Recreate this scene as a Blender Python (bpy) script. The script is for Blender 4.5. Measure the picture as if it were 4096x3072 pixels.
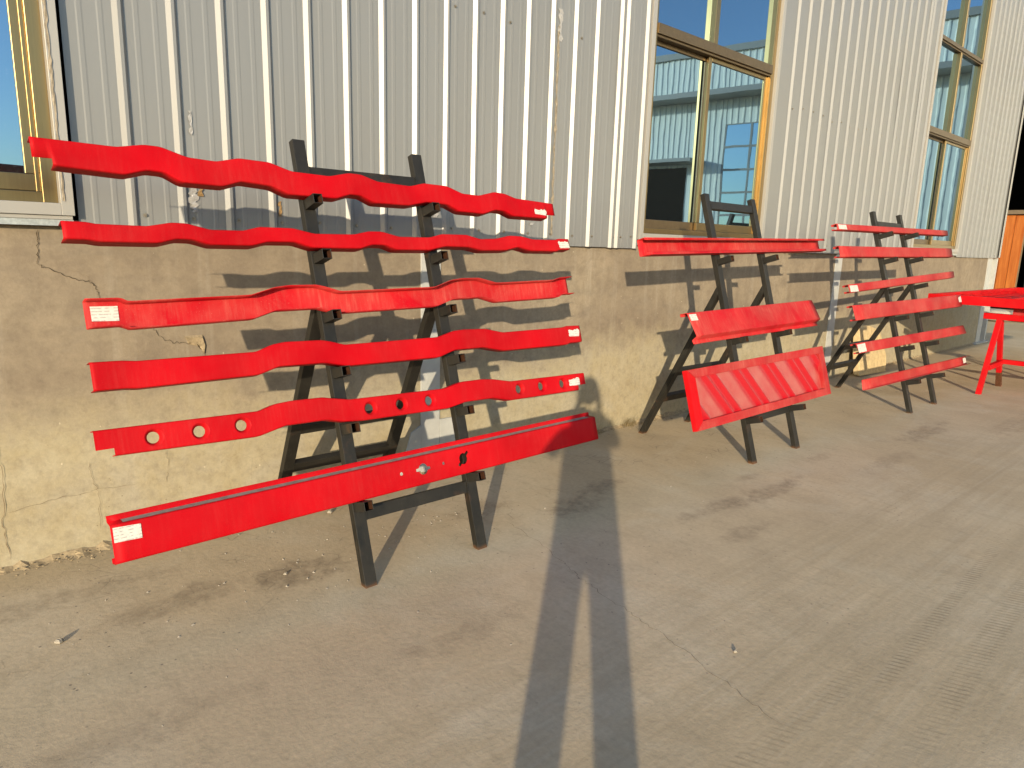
import bpy, bmesh, math, random
import numpy as np
from mathutils import Vector, Matrix

random.seed(7)
rng = np.random.default_rng(7)
R = math.radians
for o in list(bpy.data.objects):
    bpy.data.objects.remove(o)
scene = bpy.context.scene
COL = scene.collection

# ------------------------------------------------------------------ camera
CAM = Vector((0.0, -3.7447, 1.55))
YAW, PITCH, ROLL, FPX = R(48.243), R(-11.484), R(1.664), 2754.4
fw = Vector((math.cos(YAW) * math.cos(PITCH), math.sin(YAW) * math.cos(PITCH), math.sin(PITCH)))
rt = Vector((math.sin(YAW), -math.cos(YAW), 0))
up = rt.cross(fw)
rt2 = rt * math.cos(ROLL) + up * math.sin(ROLL)
up2 = up * math.cos(ROLL) - rt * math.sin(ROLL)
cd = bpy.data.cameras.new('camera')
cam = bpy.data.objects.new('camera', cd)
COL.objects.link(cam)
cam.matrix_world = Matrix(((rt2.x, up2.x, -fw.x, CAM.x), (rt2.y, up2.y, -fw.y, CAM.y), (rt2.z, up2.z, -fw.z, CAM.z), (0, 0, 0, 1)))
cd.sensor_width = 36.0
cd.lens = 36.0 * FPX / 4096.0
cd.clip_start = 0.02
cd.clip_end = 1500
scene.camera = cam

# ------------------------------------------------------------------ sky and sun
LIGHT = Vector((1.09, 1.0, -0.312)).normalized()      # direction the sunlight travels
ELEV = math.asin(-LIGHT.z)
SUN_STRENGTH, SKY_STRENGTH, EXPOSURE = 3.4, 0.15, 1.1
w = bpy.data.worlds.new('World')
scene.world = w
w.use_nodes = True
wn = w.node_tree.nodes
bg = wn['Background']
sky = wn.new('ShaderNodeTexSky')
sky.sky_type = 'NISHITA'
sky.sun_disc = False
sky.sun_elevation = ELEV
sky.sun_rotation = math.atan2(-LIGHT.x, -LIGHT.y)
sky.air_density = 1.0
sky.dust_density = 0.6
sky.ozone_density = 1.8
w.node_tree.links.new(sky.outputs[0], bg.inputs[0])
bg.inputs[1].default_value = SKY_STRENGTH
sd = bpy.data.lights.new('sun', 'SUN')
sd.energy = SUN_STRENGTH
sd.angle = R(0.55)
sd.color = (1.0, 0.82, 0.57)
sun = bpy.data.objects.new('sun', sd)
COL.objects.link(sun)
sun.location = (-20, -22, 12)
sun.rotation_euler = LIGHT.to_track_quat('-Z', 'Y').to_euler()
vs = scene.view_settings
vs.view_transform = 'Standard'
vs.look = 'None'
vs.exposure = EXPOSURE
vs.gamma = 1.0
vs.use_curve_mapping = False
scene.cycles.max_bounces = 5
scene.cycles.diffuse_bounces = 3
scene.cycles.glossy_bounces = 4
scene.cycles.caustics_reflective = False
scene.cycles.caustics_refractive = False

# ------------------------------------------------------------------ material helpers
class NT:
    def __init__(self, name):
        self.m = bpy.data.materials.new(name)
        self.m.use_nodes = True
        self.t = self.m.node_tree
        self.b = self.t.nodes['Principled BSDF']
        self.out = self.t.nodes['Material Output']
        g = self.t.nodes.new('ShaderNodeNewGeometry')
        self.pos = g.outputs['Position']
    def new(self, k):
        return self.t.nodes.new(k)
    def link(self, a, b):
        self.t.links.new(a, b)
    def inp(self, sock, v):
        if hasattr(v, 'is_linked') or hasattr(v, 'links'):
            self.link(v, sock)
        else:
            sock.default_value = v
    def mapping(self, scale=(1, 1, 1), loc=(0, 0, 0), rot=(0, 0, 0), src=None):
        n = self.new('ShaderNodeMapping')
        self.link(src or self.pos, n.inputs[0])
        n.inputs['Scale'].default_value = scale
        n.inputs['Location'].default_value = loc
        n.inputs['Rotation'].default_value = rot
        return n.outputs[0]
    def noise(self, scale, detail=4, rough=0.6, vec=None, dist=0.0):
        n = self.new('ShaderNodeTexNoise')
        self.link(vec or self.pos, n.inputs['Vector'])
        n.inputs['Scale'].default_value = scale
        n.inputs['Detail'].default_value = detail
        n.inputs['Roughness'].default_value = rough
        n.inputs['Distortion'].default_value = dist
        return n.outputs['Fac']
    def voro(self, scale, vec=None, feature='F1'):
        n = self.new('ShaderNodeTexVoronoi')
        n.feature = feature
        self.link(vec or self.pos, n.inputs['Vector'])
        n.inputs['Scale'].default_value = scale
        return n.outputs['Distance']
    def ramp(self, fac, stops, interp='LINEAR'):
        n = self.new('ShaderNodeValToRGB')
        n.color_ramp.interpolation = interp
        e = n.color_ramp.elements
        while len(e) > 1:
            e.remove(e[-1])
        for i, (p, c) in enumerate(stops):
            el = e[0] if i == 0 else e.new(p)
            el.position = p
            if not hasattr(c, '__len__'):
                c = (c, c, c)
            el.color = (*c[:3], 1)
        self.link(fac, n.inputs[0])
        return n.outputs[0]
    def mix(self, fac, a, b, mode='MIX'):
        n = self.new('ShaderNodeMix')
        n.data_type = 'RGBA'
        n.blend_type = mode
        self.inp(n.inputs[0], fac)
        for s, v in ((n.inputs[6], a), (n.inputs[7], b)):
            if hasattr(v, '__len__'):
                s.default_value = (*v[:3], 1)
            else:
                self.link(v, s)
        return n.outputs[2]
    def math(self, op, a, b=0.0, clamp=False):
        n = self.new('ShaderNodeMath')
        n.operation = op
        n.use_clamp = clamp
        self.inp(n.inputs[0], a)
        self.inp(n.inputs[1], b)
        return n.outputs[0]
    def sep(self, src=None):
        n = self.new('ShaderNodeSeparateXYZ')
        self.link(src or self.pos, n.inputs[0])
        return n.outputs
    def maprange(self, v, a, b, c=0.0, d=1.0, smooth=True):
        n = self.new('ShaderNodeMapRange')
        n.interpolation_type = 'SMOOTHSTEP' if smooth else 'LINEAR'
        self.inp(n.inputs[0], v)
        for i, x in enumerate((a, b, c, d)):
            n.inputs[i + 1].default_value = x
        return n.outputs[0]
    def bump(self, h, strength=0.3, dist=0.01):
        n = self.new('ShaderNodeBump')
        n.inputs['Strength'].default_value = strength
        n.inputs['Distance'].default_value = dist
        self.link(h, n.inputs['Height'])
        self.link(n.outputs[0], self.b.inputs['Normal'])
    def spot(self, x, y, rx, ry, ang=0.0, wob=None):
        """0..1 mask of an irregular blot centred on (x, y) on the ground"""
        v = self.mapping((1, 1, 1), (-x, -y, 0))
        v = self.mapping((1 / rx, 1 / ry, 0), (0, 0, 0), (0, 0, -ang), src=v)
        n = self.new('ShaderNodeVectorMath')
        n.operation = 'LENGTH'
        self.link(v, n.inputs[0])
        d = n.outputs['Value']
        if wob is not None:
            d = self.math('ADD', d, wob)
        return self.maprange(d, 0.35, 1.15, 1.0, 0.0)
    def fin(self, col, rough=0.8, metal=0.0, spec=0.5):
        self.inp(self.b.inputs['Base Color'], (*col[:3], 1) if hasattr(col, '__len__') else col)
        self.inp(self.b.inputs['Roughness'], rough)
        self.b.inputs['Metallic'].default_value = metal
        self.b.inputs['Specular IOR Level'].default_value = spec
        return self.m

M = {}

def make_ground():
    n = NT('ground_concrete')
    big = n.noise(0.55, 3, 0.6)
    mid = n.noise(2.3, 4, 0.65)
    fine = n.noise(42, 3, 0.7)
    c = n.mix(n.ramp(big, [(0.32, 0), (0.68, 1)]), (0.395, 0.311, 0.197), (0.487, 0.398, 0.274))
    c = n.mix(n.math('MULTIPLY', n.ramp(mid, [(0.42, 0), (0.72, 1)]), 0.45), c, (0.315, 0.258, 0.175))
    c = n.mix(n.math('MULTIPLY', n.ramp(n.noise(1.1, 3, 0.7, dist=0.8), [(0.5, 0), (0.75, 1)]), 0.5), c, (0.50, 0.445, 0.34))
    # drive lane: stretched streaks that follow the wall
    p = n.sep()
    lane = n.maprange(p[1], -1.75, -2.35, 0, 1)
    sv = n.mapping((0.35, 9, 1), rot=(0, 0, R(5)))
    st = n.noise(1.0, 3, 0.7, sv)
    sv2 = n.mapping((0.8, 42, 1), rot=(0, 0, R(7)))
    st2 = n.noise(1.0, 2, 0.6, sv2)
    c = n.mix(n.math('MULTIPLY', lane, n.ramp(st, [(0.40, 0), (0.66, 0.45)])), c, (0.315, 0.255, 0.165))
    c = n.mix(n.math('MULTIPLY', lane, n.ramp(st2, [(0.5, 0), (0.72, 0.22)])), c, (0.48, 0.42, 0.32))
    # tyre tread marks: two tracks of short cross bars
    for (xa, xb, yc, slope, wd) in ((2.1, 4.6, -3.14, .04, .055), (1.2, 2.7, -2.87, -.03, .05), (2.3, 4.8, -2.93, .045, .035)):
        mid_x = (xa + xb) / 2
        d = n.math('ABSOLUTE', n.math('SUBTRACT', n.math('SUBTRACT', p[1], n.math('MULTIPLY', n.math('SUBTRACT', p[0], mid_x), slope)), yc))
        band = n.maprange(d, wd * .6, wd, 1, 0)
        ends = n.maprange(n.math('ABSOLUTE', n.math('SUBTRACT', p[0], mid_x)), (xb - xa) * .3, (xb - xa) * .5, 1, 0)
        bars = n.math('SINE', n.math('ADD', n.math('MULTIPLY', p[0], 205), n.math('MULTIPLY', p[1], 90)))
        k = n.math('MULTIPLY', n.math('MULTIPLY', band, ends), n.maprange(bars, 0.1, 0.8, 0, 1))
        k = n.math('MULTIPLY', k, n.ramp(mid, [(0.35, 0.1), (0.6, 0.55)]))
        c = n.mix(k, c, (0.20, 0.16, 0.10))
    # damp and oily blots with their own shapes
    wob = n.math('MULTIPLY', n.math('SUBTRACT', n.noise(5.5, 3, 0.7, dist=0.6), 0.5), 2.4)
    sptx = n.ramp(n.noise(16, 3, 0.75), [(0.36, 0.25), (0.62, 1)])
    for (x, y, rx, ry, a, k) in ((1.26, -0.85, .26, .13, .1, .75), (.80, -.76, .40, .12, .1, .6), (3.36, -.93, .22, .10, .3, .7),
                                 (2.95, -1.06, .26, .14, .2, .7), (3.70, -1.60, .42, .07, -.25, .6), (4.18, -1.66, .5, .08, .15, .65),
                                 (3.36, -1.92, .36, .07, -.8, .5), (6.75, -1.74, .6, .13, .3, .65), (5.6, -1.9, .5, .1, .2, .4),
                                 (.45, -1.55, .5, .10, .2, .35), (1.55, -1.75, .35, .08, -.3, .4), (5.2, -1.52, .18, .07, 0, .4), (4.35, -1.42, .16, .06, 0, .45),
                                 (.2, -.45, .7, .10, 0, .45), (2.45, -.75, .3, .12, .4, .45), (7.9, -2.2, .8, .14, .2, .4)):
        c = n.mix(n.math('MULTIPLY', n.math('MULTIPLY', n.spot(x, y, rx, ry, a, wob), sptx), k), c, (0.20, 0.155, 0.105))
    # dust washed against the foot of the wall
    base = n.maprange(n.math('ADD', p[1], n.math('MULTIPLY', mid, 0.35)), -0.22, 0.12, 0, 1)
    c = n.mix(n.math('MULTIPLY', base, 0.55), c, (0.36, 0.28, 0.165))
    scuff = n.noise(1, 3, 0.7, n.mapping((16, 5, 1), rot=(0, 0, R(24))))
    c = n.mix(n.math('MULTIPLY', n.ramp(scuff, [(0.52, 0), (0.72, 1)]), 0.3), c, (0.27, 0.225, 0.15))
    c = n.mix(0.62, c, n.mix(fine, (0.32, 0.34, 0.34), (0.66, 0.66, 0.66)), 'OVERLAY')
    # specks and pitting
    pit = n.maprange(n.voro(17), 0.05, 0.11, 1, 0)
    pit = n.math('MULTIPLY', pit, n.ramp(big, [(0.45, 0), (0.6, 0.8)]))
    c = n.mix(pit, c, (0.14, 0.12, 0.10))
    # fine map cracking near the wall
    cr = n.maprange(n.voro(7.0, n.mapping((1, 1.6, 1)), 'DISTANCE_TO_EDGE'), 0.0, 0.03, 1, 0)
    cr = n.math('MULTIPLY', cr, n.ramp(mid, [(0.52, 0), (0.62, 0.5)]))
    cr = n.math('MULTIPLY', cr, n.maprange(p[1], -1.25, -0.9, 0, 1))
    c = n.mix(cr, c, (0.13, 0.11, 0.085))
    n.bump(fine, 0.3, 0.005)
    return n.fin(c, n.ramp(mid, [(0.3, 0.95), (0.8, 0.75)]), spec=0.3)

def make_plinth():
    n = NT('plinth_render')
    p = n.sep()
    big = n.noise(1.2, 3, 0.6, dist=0.5)
    mid = n.noise(6, 4, 0.7)
    fine = n.noise(55, 3, 0.7)
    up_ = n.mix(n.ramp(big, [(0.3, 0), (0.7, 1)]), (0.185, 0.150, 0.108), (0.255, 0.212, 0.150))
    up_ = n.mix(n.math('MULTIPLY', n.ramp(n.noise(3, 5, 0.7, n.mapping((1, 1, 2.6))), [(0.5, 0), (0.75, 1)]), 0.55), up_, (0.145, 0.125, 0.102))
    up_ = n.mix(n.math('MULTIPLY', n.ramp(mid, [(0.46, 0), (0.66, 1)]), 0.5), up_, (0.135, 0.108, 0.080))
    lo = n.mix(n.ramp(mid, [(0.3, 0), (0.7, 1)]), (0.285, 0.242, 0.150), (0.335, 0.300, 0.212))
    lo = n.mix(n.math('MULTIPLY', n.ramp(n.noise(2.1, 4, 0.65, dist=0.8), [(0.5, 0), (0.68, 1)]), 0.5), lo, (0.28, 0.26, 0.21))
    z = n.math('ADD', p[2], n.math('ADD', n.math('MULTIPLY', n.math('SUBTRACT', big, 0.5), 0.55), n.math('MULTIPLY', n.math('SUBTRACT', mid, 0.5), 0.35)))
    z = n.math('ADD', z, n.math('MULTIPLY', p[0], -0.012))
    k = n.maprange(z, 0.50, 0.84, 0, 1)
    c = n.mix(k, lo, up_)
    # thin vertical wash marks and pale splashes of mortar
    wash = n.noise(1, 4, 0.6, n.mapping((11, 1, 0.5)))
    c = n.mix(n.math('MULTIPLY', n.ramp(wash, [(0.55, 0), (0.75, 1)]), 0.3), c, (0.33, 0.30, 0.24))
    sp = n.maprange(n.voro(14, n.mapping((1, 1, 0.7))), 0.03, 0.07, 1, 0)
    sp = n.math('MULTIPLY', sp, n.ramp(mid, [(0.44, 0), (0.55, 0.85)]))
    c = n.mix(sp, c, (0.52, 0.46, 0.34))
    pit = n.maprange(n.voro(26), 0.06, 0.12, 1, 0)
    pit = n.math('MULTIPLY', pit, n.ramp(n.noise(2.4, 3), [(0.5, 0), (0.62, 0.75)]))
    c = n.mix(pit, c, (0.17, 0.13, 0.08))
    hc = n.maprange(n.voro(6.5, n.mapping((1, 1, 1.0)), 'DISTANCE_TO_EDGE'), 0, 0.018, 1, 0)
    hc = n.math('MULTIPLY', hc, n.ramp(big, [(0.55, 0), (0.68, 0.22)]))
    c = n.mix(hc, c, (0.15, 0.115, 0.075))
    mot = n.noise(17, 3, 0.7)
    c = n.mix(n.math('MULTIPLY', n.ramp(mot, [(0.45, 0), (0.7, 1)]), 0.35), c, (0.135, 0.11, 0.08))
    c = n.mix(0.55, c, n.mix(fine, (0.34, 0.34, 0.34), (0.66, 0.66, 0.66)), 'OVERLAY')
    n.bump(fine, 0.35, 0.004)
    return n.fin(c, 0.92, spec=0.2)

def make_cladding(name='cladding_paint', base=(0.172, 0.177, 0.174)):
    n = NT(name)
    s = n.noise(1, 4, 0.6, n.mapping((9, 9, 0.35)))
    b = n.noise(1.3, 4, 0.6)
    c = n.mix(n.ramp(s, [(0.35, 0), (0.75, 0.5)]), base, tuple(v * 0.87 for v in base))
    c = n.mix(n.math('MULTIPLY', n.ramp(b, [(0.45, 0), (0.75, 1)]), 0.25), c, (base[0] * 1.02, base[1] * 0.96, base[2] * 0.86))
    sp = n.math('MULTIPLY', n.maprange(n.voro(30), 0.02, 0.06, 1, 0), n.ramp(n.noise(3), [(0.55, 0), (0.65, 0.5)]))
    c = n.mix(sp, c, (0.16, 0.14, 0.11))
    return n.fin(c, n.ramp(b, [(0.3, 0.36), (0.8, 0.41)]), spec=0.9)

def make_red(name, base, dust, amount, rough=0.5, sp=0.06):
    n = NT(name)
    st = n.noise(1, 5, 0.7, n.mapping((70, 12, 5)))
    cl = n.noise(3.1, 4, 0.65, dist=0.6)
    spk = n.noise(190, 2, 0.6)
    k = n.math('MULTIPLY', n.ramp(st, [(0.46, 0), (0.78, 1)]), n.ramp(cl, [(0.36, 0.15), (0.68, 1)]))
    k = n.math('MULTIPLY', n.math('ADD', k, n.math('MULTIPLY', n.ramp(cl, [(0.35, 0), (0.75, 1)]), 0.55)), amount, clamp=True)
    tone = n.ramp(n.noise(1.6, 3, 0.6, n.mapping((1.5, 1, 1))), [(0.32, 0), (0.7, 1)])
    c0 = n.mix(tone, tuple(v * .74 for v in base), tuple(v * 1.06 for v in base))
    c = n.mix(k, c0, dust)
    c = n.mix(n.math('MULTIPLY', n.ramp(spk, [(0.66, 0), (0.74, 1)]), amount * 0.8), c, (dust[0], dust[1] * 1.3, dust[2] * 1.3))
    n.bump(n.noise(9, 2, 0.5), 0.10, 0.012)
    return n.fin(c, n.ramp(k, [(0, rough), (1, 0.72)]), spec=sp)

def make_black():
    n = NT('black_steel')
    a = n.noise(7, 5, 0.7)
    s = n.noise(1, 4, 0.6, n.mapping((60, 60, 5)))
    c = n.mix(n.ramp(a, [(0.35, 0), (0.75, 1)]), (0.010, 0.0095, 0.008), (0.021, 0.0195, 0.016))
    c = n.mix(n.math('MULTIPLY', n.ramp(s, [(0.58, 0), (0.76, 1)]), 0.4), c, (0.045, 0.041, 0.032))
    ru = n.math('MULTIPLY', n.ramp(n.noise(5.2, 5, 0.7), [(0.6, 0), (0.74, 1)]), 0.5)
    c = n.mix(ru, c, (0.085, 0.040, 0.018))
    foot = n.maprange(n.math('ADD', n.sep()[2], n.math('MULTIPLY', a, 0.05)), 0.02, 0.05, 0.75, 0)
    c = n.mix(foot, c, (0.13, 0.06, 0.025))
    n.bump(n.noise(60, 4, 0.7), 0.25, 0.002)
    return n.fin(c, n.ramp(a, [(0.3, 0.42), (0.7, 0.6)]), spec=0.3)

def make_gold():
    n = NT('bronze_aluminium')
    s = n.noise(1, 4, 0.6, n.mapping((90, 90, 1.2)))
    b = n.noise(3, 4, 0.6)
    c = n.mix(s, (0.215, 0.155, 0.072), (0.295, 0.22, 0.105))
    c = n.mix(n.math('MULTIPLY', n.ramp(b, [(0.5, 0), (0.75, 1)]), 0.5), c, (0.19, 0.135, 0.07))
    n.bump(s, 0.06, 0.002)
    return n.fin(c, 0.33, metal=0.92)

def make_glass(name, fac, refl, dark):
    n = NT(name)
    g = n.new('ShaderNodeBsdfGlossy')
    g.inputs['Roughness'].default_value = 0.012
    g.inputs['Color'].default_value = (*refl, 1)
    d = n.new('ShaderNodeBsdfDiffuse')
    dust = n.ramp(n.noise(120, 3, 0.7), [(0.62, 0), (0.75, 0.25)])
    n.link(n.mix(dust, dark, (0.35, 0.33, 0.3)), d.inputs['Color'])
    bp = n.new('ShaderNodeBump')
    bp.inputs['Strength'].default_value = 0.08
    bp.inputs['Distance'].default_value = 0.004
    n.link(n.noise(2.2, 2, 0.5), bp.inputs['Height'])
    n.link(bp.outputs[0], g.inputs['Normal'])
    mx = n.new('ShaderNodeMixShader')
    mx.inputs[0].default_value = fac
    n.link(d.outputs[0], mx.inputs[1])
    n.link(g.outputs[0], mx.inputs[2])
    n.link(mx.outputs[0], n.out.inputs[0])
    return n.m

def plain(name, col, rough=0.7, metal=0.0, var=0.15, scale=12, spec=0.4, bump=0.15):
    n = NT(name)
    a = n.noise(scale, 5, 0.65)
    c = n.mix(n.ramp(a, [(0.3, 0), (0.75, 1)]), tuple(v * (1 - var) for v in col), tuple(min(1, v * (1 + var)) for v in col))
    if bump:
        n.bump(a, bump, 0.004)
    return n.fin(c, rough, metal, spec)

def make_paper():
    n = NT('label_paper')
    p = n.sep()
    zz = n.math('SINE', n.math('MULTIPLY', p[2], 560))
    ln = n.maprange(zz, 0.45, 0.8, 0, 1)
    wr = n.ramp(n.noise(1, 3, 0.6, n.mapping((210, 1, 60))), [(0.48, 0), (0.55, 1)])
    blk = n.ramp(n.noise(1, 2, 0.5, n.mapping((55, 1, 30))), [(0.46, 0), (0.52, 1)])
    k = n.math('MULTIPLY', ln, n.math('MULTIPLY', blk, 0.5))
    c = n.mix(k, (0.50, 0.485, 0.445), (0.12, 0.115, 0.115))
    n.bump(n.noise(45, 3, 0.6), 0.5, 0.004)
    return n.fin(c, 0.8, spec=0.2)

def make_wood():
    n = NT('orange_boards')
    g = n.noise(1, 5, 0.65, n.mapping((18, 18, 1.2)), 0.5)
    c = n.mix(n.ramp(g, [(0.3, 0), (0.7, 1)]), (0.30, 0.075, 0.012), (0.46, 0.15, 0.03))
    n.bump(g, 0.2, 0.003)
    return n.fin(c, 0.55, spec=0.3)

M['ground'] = make_ground()
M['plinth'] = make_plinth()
M['clad'] = make_cladding()
M['trim'] = make_cladding('trim_paint', (0.27, 0.265, 0.245))
M['red'] = make_red('red_paint', (0.405, 0.0025, 0.007), (0.45, 0.075, 0.065), 0.16)
M['red_dusty'] = make_red('red_paint_dusty', (0.42, 0.005, 0.012), (0.46, 0.15, 0.115), 0.5)
M['red_faded'] = make_red('red_paint_faded', (0.36, 0.018, 0.022), (0.43, 0.115, 0.09), 0.7, 0.5)
M['red_gloss'] = make_red('red_paint_gloss', (0.33, 0.006, 0.014), (0.42, 0.12, 0.10), 0.12, 0.33, 1.0)
M['red_table'] = make_red('red_paint_table', (0.46, 0.004, 0.008), (0.4, 0.07, 0.05), 0.15)
M['black'] = make_black()
M['gold'] = make_gold()
M['bronze'] = plain('bronze_frame', (0.13, 0.095, 0.052), 0.42, 0.6, 0.15, 30)
M['glass'] = make_glass('window_glass', 0.43, (0.40, 0.66, 0.92), (0.012, 0.016, 0.018))
M['glass_far'] = make_glass('far_window_glass', 0.6, (0.7, 0.9, 1.0), (0.02, 0.05, 0.07))
M['white_steel'] = plain('column_paint', (0.36, 0.37, 0.355), 0.55, 0, 0.12, 7)
M['galv'] = plain('galvanised_steel', (0.42, 0.45, 0.44), 0.45, 0.6, 0.25, 60)
M['mortar'] = plain('crumbled_mortar', (0.27, 0.215, 0.135), 0.95, 0, 0.35, 40, 0.1, 0.5)
M['crack'] = plain('crack_shadow', (0.06, 0.045, 0.03), 0.95, 0, 0.2, 60, 0.1, 0)
M['crack_pale'] = plain('crack_pale', (0.16, 0.12, 0.075), 0.95, 0, 0.2, 60, 0.1, 0)
M['dark'] = plain('dark_interior', (0.012, 0.012, 0.012), 0.9, 0, 0.1, 3, 0.1, 0)
M['rust'] = plain('rust', (0.085, 0.034, 0.016), 0.85, 0, 0.4, 60, 0.2, 0.4)
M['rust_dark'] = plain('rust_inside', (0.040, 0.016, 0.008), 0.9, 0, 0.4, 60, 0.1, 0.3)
M['paper'] = make_paper()
M['tape'] = plain('tape_residue', (0.25, 0.21, 0.15), 0.5, 0, 0.35, 35, 0.4, 0.6)
M['tape_clear'] = plain('clear_film', (0.30, 0.295, 0.28), 0.22, 0, 0.2, 45, 0.7, 0.8)
M['tape_brown'] = plain('brown_glue', (0.24, 0.15, 0.06), 0.45, 0, 0.4, 60, 0.4, 0.6)
M['block'] = plain('slab_concrete', (0.46, 0.36, 0.20), 0.95, 0, 0.25, 16, 0.15, 0.6)
M['stone'] = plain('stone', (0.30, 0.27, 0.22), 0.9, 0, 0.25, 60, 0.2, 0.4)
M['wood'] = make_wood()
M['bag'] = plain('white_sack', (0.36, 0.335, 0.28), 0.8, 0, 0.15, 20, 0.2, 0.6)
M['dust'] = plain('settled_dust', (0.30, 0.235, 0.20), 0.95, 0, 0.3, 30, 0.1, 0.3)
M['grass'] = plain('dry_grass', (0.20, 0.155, 0.075), 0.9, 0, 0.3, 40, 0.1, 0)
M['brown'] = plain('brown_lintel', (0.16, 0.12, 0.075), 0.7, 0, 0.15, 10)
M['far_clad'] = make_cladding('far_cladding_paint', (0.78, 0.80, 0.74))
M['hill'] = plain('far_bank', (0.05, 0.055, 0.04), 0.95, 0, 0.3, 0.5, 0.1, 0)
M['cloth'] = plain('dark_clothes', (0.03, 0.035, 0.05), 0.9, 0, 0.2, 20, 0.2, 0)
M['skin'] = plain('skin', (0.45, 0.27, 0.19), 0.6, 0, 0.05, 8, 0.3, 0)
M['phone'] = plain('phone_shell', (0.02, 0.02, 0.025), 0.3, 0, 0.1, 8, 0.5, 0)
M['screw'] = plain('screw_head', (0.30, 0.27, 0.22), 0.4, 0.7, 0.3, 90)

# ------------------------------------------------------------------ mesh helpers
class MB:
    def __init__(self):
        self.v, self.f = [], []
    def poly(self, pts, faces):
        b = len(self.v)
        self.v += [tuple(p) for p in pts]
        self.f += [tuple(i + b for i in f) for f in faces]
        return self
    def box(self, a, b):
        x0, y0, z0 = a
        x1, y1, z1 = b
        return self.poly([(x0, y0, z0), (x1, y0, z0), (x1, y1, z0), (x0, y1, z0), (x0, y0, z1), (x1, y0, z1), (x1, y1, z1), (x0, y1, z1)],
                         [(0, 3, 2, 1), (4, 5, 6, 7), (0, 1, 5, 4), (1, 2, 6, 5), (2, 3, 7, 6), (3, 0, 4, 7)])
    def grid(self, rows):
        """rows of equal length -> quads"""
        nr, nc = len(rows), len(rows[0])
        pts = [p for r in rows for p in r]
        fs = [(i * nc + j, i * nc + j + 1, (i + 1) * nc + j + 1, (i + 1) * nc + j) for i in range(nr - 1) for j in range(nc - 1)]
        return self.poly(pts, fs)
    def prism(self, a, b, ex, ey, hx, hy, hollow=0.0):
        """square tube from a to b, half sizes hx along ex and hy along ey"""
        a, b, ex, ey = Vector(a), Vector(b), Vector(ex), Vector(ey)
        c = [(-1, -1), (1, -1), (1, 1), (-1, 1)]
        o0 = [a + ex * hx * s + ey * hy * t for s, t in c]
        o1 = [b + ex * hx * s + ey * hy * t for s, t in c]
        if not hollow:
            return self.poly(o0 + o1, [(0, 3, 2, 1), (4, 5, 6, 7)] + [(i, (i + 1) % 4, 4 + (i + 1) % 4, 4 + i) for i in range(4)])
        d = (b - a).normalized()
        i1 = [b + ex * (hx - hollow) * s + ey * (hy - hollow) * t for s, t in c]
        i0 = [p - d * min(0.09, (b - a).length * 0.9) for p in i1]
        fs = [(0, 3, 2, 1)] + [(i, (i + 1) % 4, 4 + (i + 1) % 4, 4 + i) for i in range(4)]
        fs += [(4 + i, 4 + (i + 1) % 4, 8 + (i + 1) % 4, 8 + i) for i in range(4)]
        fs += [(8 + i, 8 + (i + 1) % 4, 12 + (i + 1) % 4, 12 + i) for i in range(4)] + [(12, 13, 14, 15)]
        return self.poly(o0 + o1 + i1 + i0, fs)
    def mesh(self, name, off=(0, 0, 0), smooth=0, weld=0.0):
        m = bpy.data.meshes.new(name)
        m.from_pydata([(x - off[0], y - off[1], z - off[2]) for x, y, z in self.v], [], self.f)
        bm = bmesh.new()
        bm.from_mesh(m)
        if weld:
            bmesh.ops.remove_doubles(bm, verts=bm.verts, dist=weld)
        bmesh.ops.recalc_face_normals(bm, faces=bm.faces)
        bm.to_mesh(m)
        bm.free()
        if smooth:
            for p in m.polygons:
                p.use_smooth = True
            m.set_sharp_from_angle(angle=R(smooth))
        return m

def wloc(o):
    v = Vector((0, 0, 0))
    while o is not None:
        v += o.location
        o = o.parent
    return v

def obj(name, mb, mat, parent=None, origin=None, smooth=0, bevel=0.0, solid=0.0, weld=0.0):
    """world-space builder -> ONE mesh object; its vertices are stored relative to origin"""
    pl = wloc(parent) if parent else Vector((0, 0, 0))
    og = Vector(origin) if origin is not None else pl
    me = mb.mesh(name, og, smooth, weld)
    me.materials.append(M[mat])
    o = bpy.data.objects.new(name, me)
    COL.objects.link(o)
    o.parent = parent
    o.location = og - pl
    if solid:
        s = o.modifiers.new('thickness', 'SOLIDIFY')
        s.thickness = solid
        s.offset = 0
    if bevel:
        b = o.modifiers.new('edges', 'BEVEL')
        b.width = bevel
        b.segments = 2
        b.limit_method = 'ANGLE'
        b.angle_limit = R(40)
    return o

def tag(o, label, cat, group=None, kind=None):
    o['label'] = label
    o['category'] = cat
    if group:
        o['group'] = group
    if kind:
        o['kind'] = kind
    return o

def thing(name, loc, label, cat, group=None):
    o = bpy.data.objects.new(name, None)
    o.empty_display_size = 0.1
    COL.objects.link(o)
    o.location = loc
    return tag(o, label, cat, group)

def struct(o, stuff=False):
    o['kind'] = 'stuff' if stuff else 'structure'
    return o

# ------------------------------------------------------------------ setting: ground and far bank
g = MB()
xs = sorted(set(list(np.linspace(-300, -6, 8)) + list(np.linspace(-6, 32, 39)) + list(np.linspace(32, 300, 8))))
ys = sorted(set(list(np.linspace(-300, -28, 8)) + list(np.linspace(-28, 6, 35)) + list(np.linspace(6, 300, 8))))
g.grid([[(x, y, 0.0) for x in xs] for y in ys])
struct(obj('ground', g, 'ground'))
hb = MB()
for rep in range(1):
    rows = []
    for k in range(0, 61):
        x = -160 + k * 4.2
        h = 4.2 + 1.3 * math.sin(k * 0.9) + 0.9 * math.sin(k * 2.3 + 1)
        rows.append([(x, -96, -0.2), (x, -100, h * 0.8), (x, -106, h), (x, -118, h * 0.9), (x, -130, -0.2)])
    hb.grid(rows)
struct(obj('hills', hb, 'hill', smooth=60))

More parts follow.
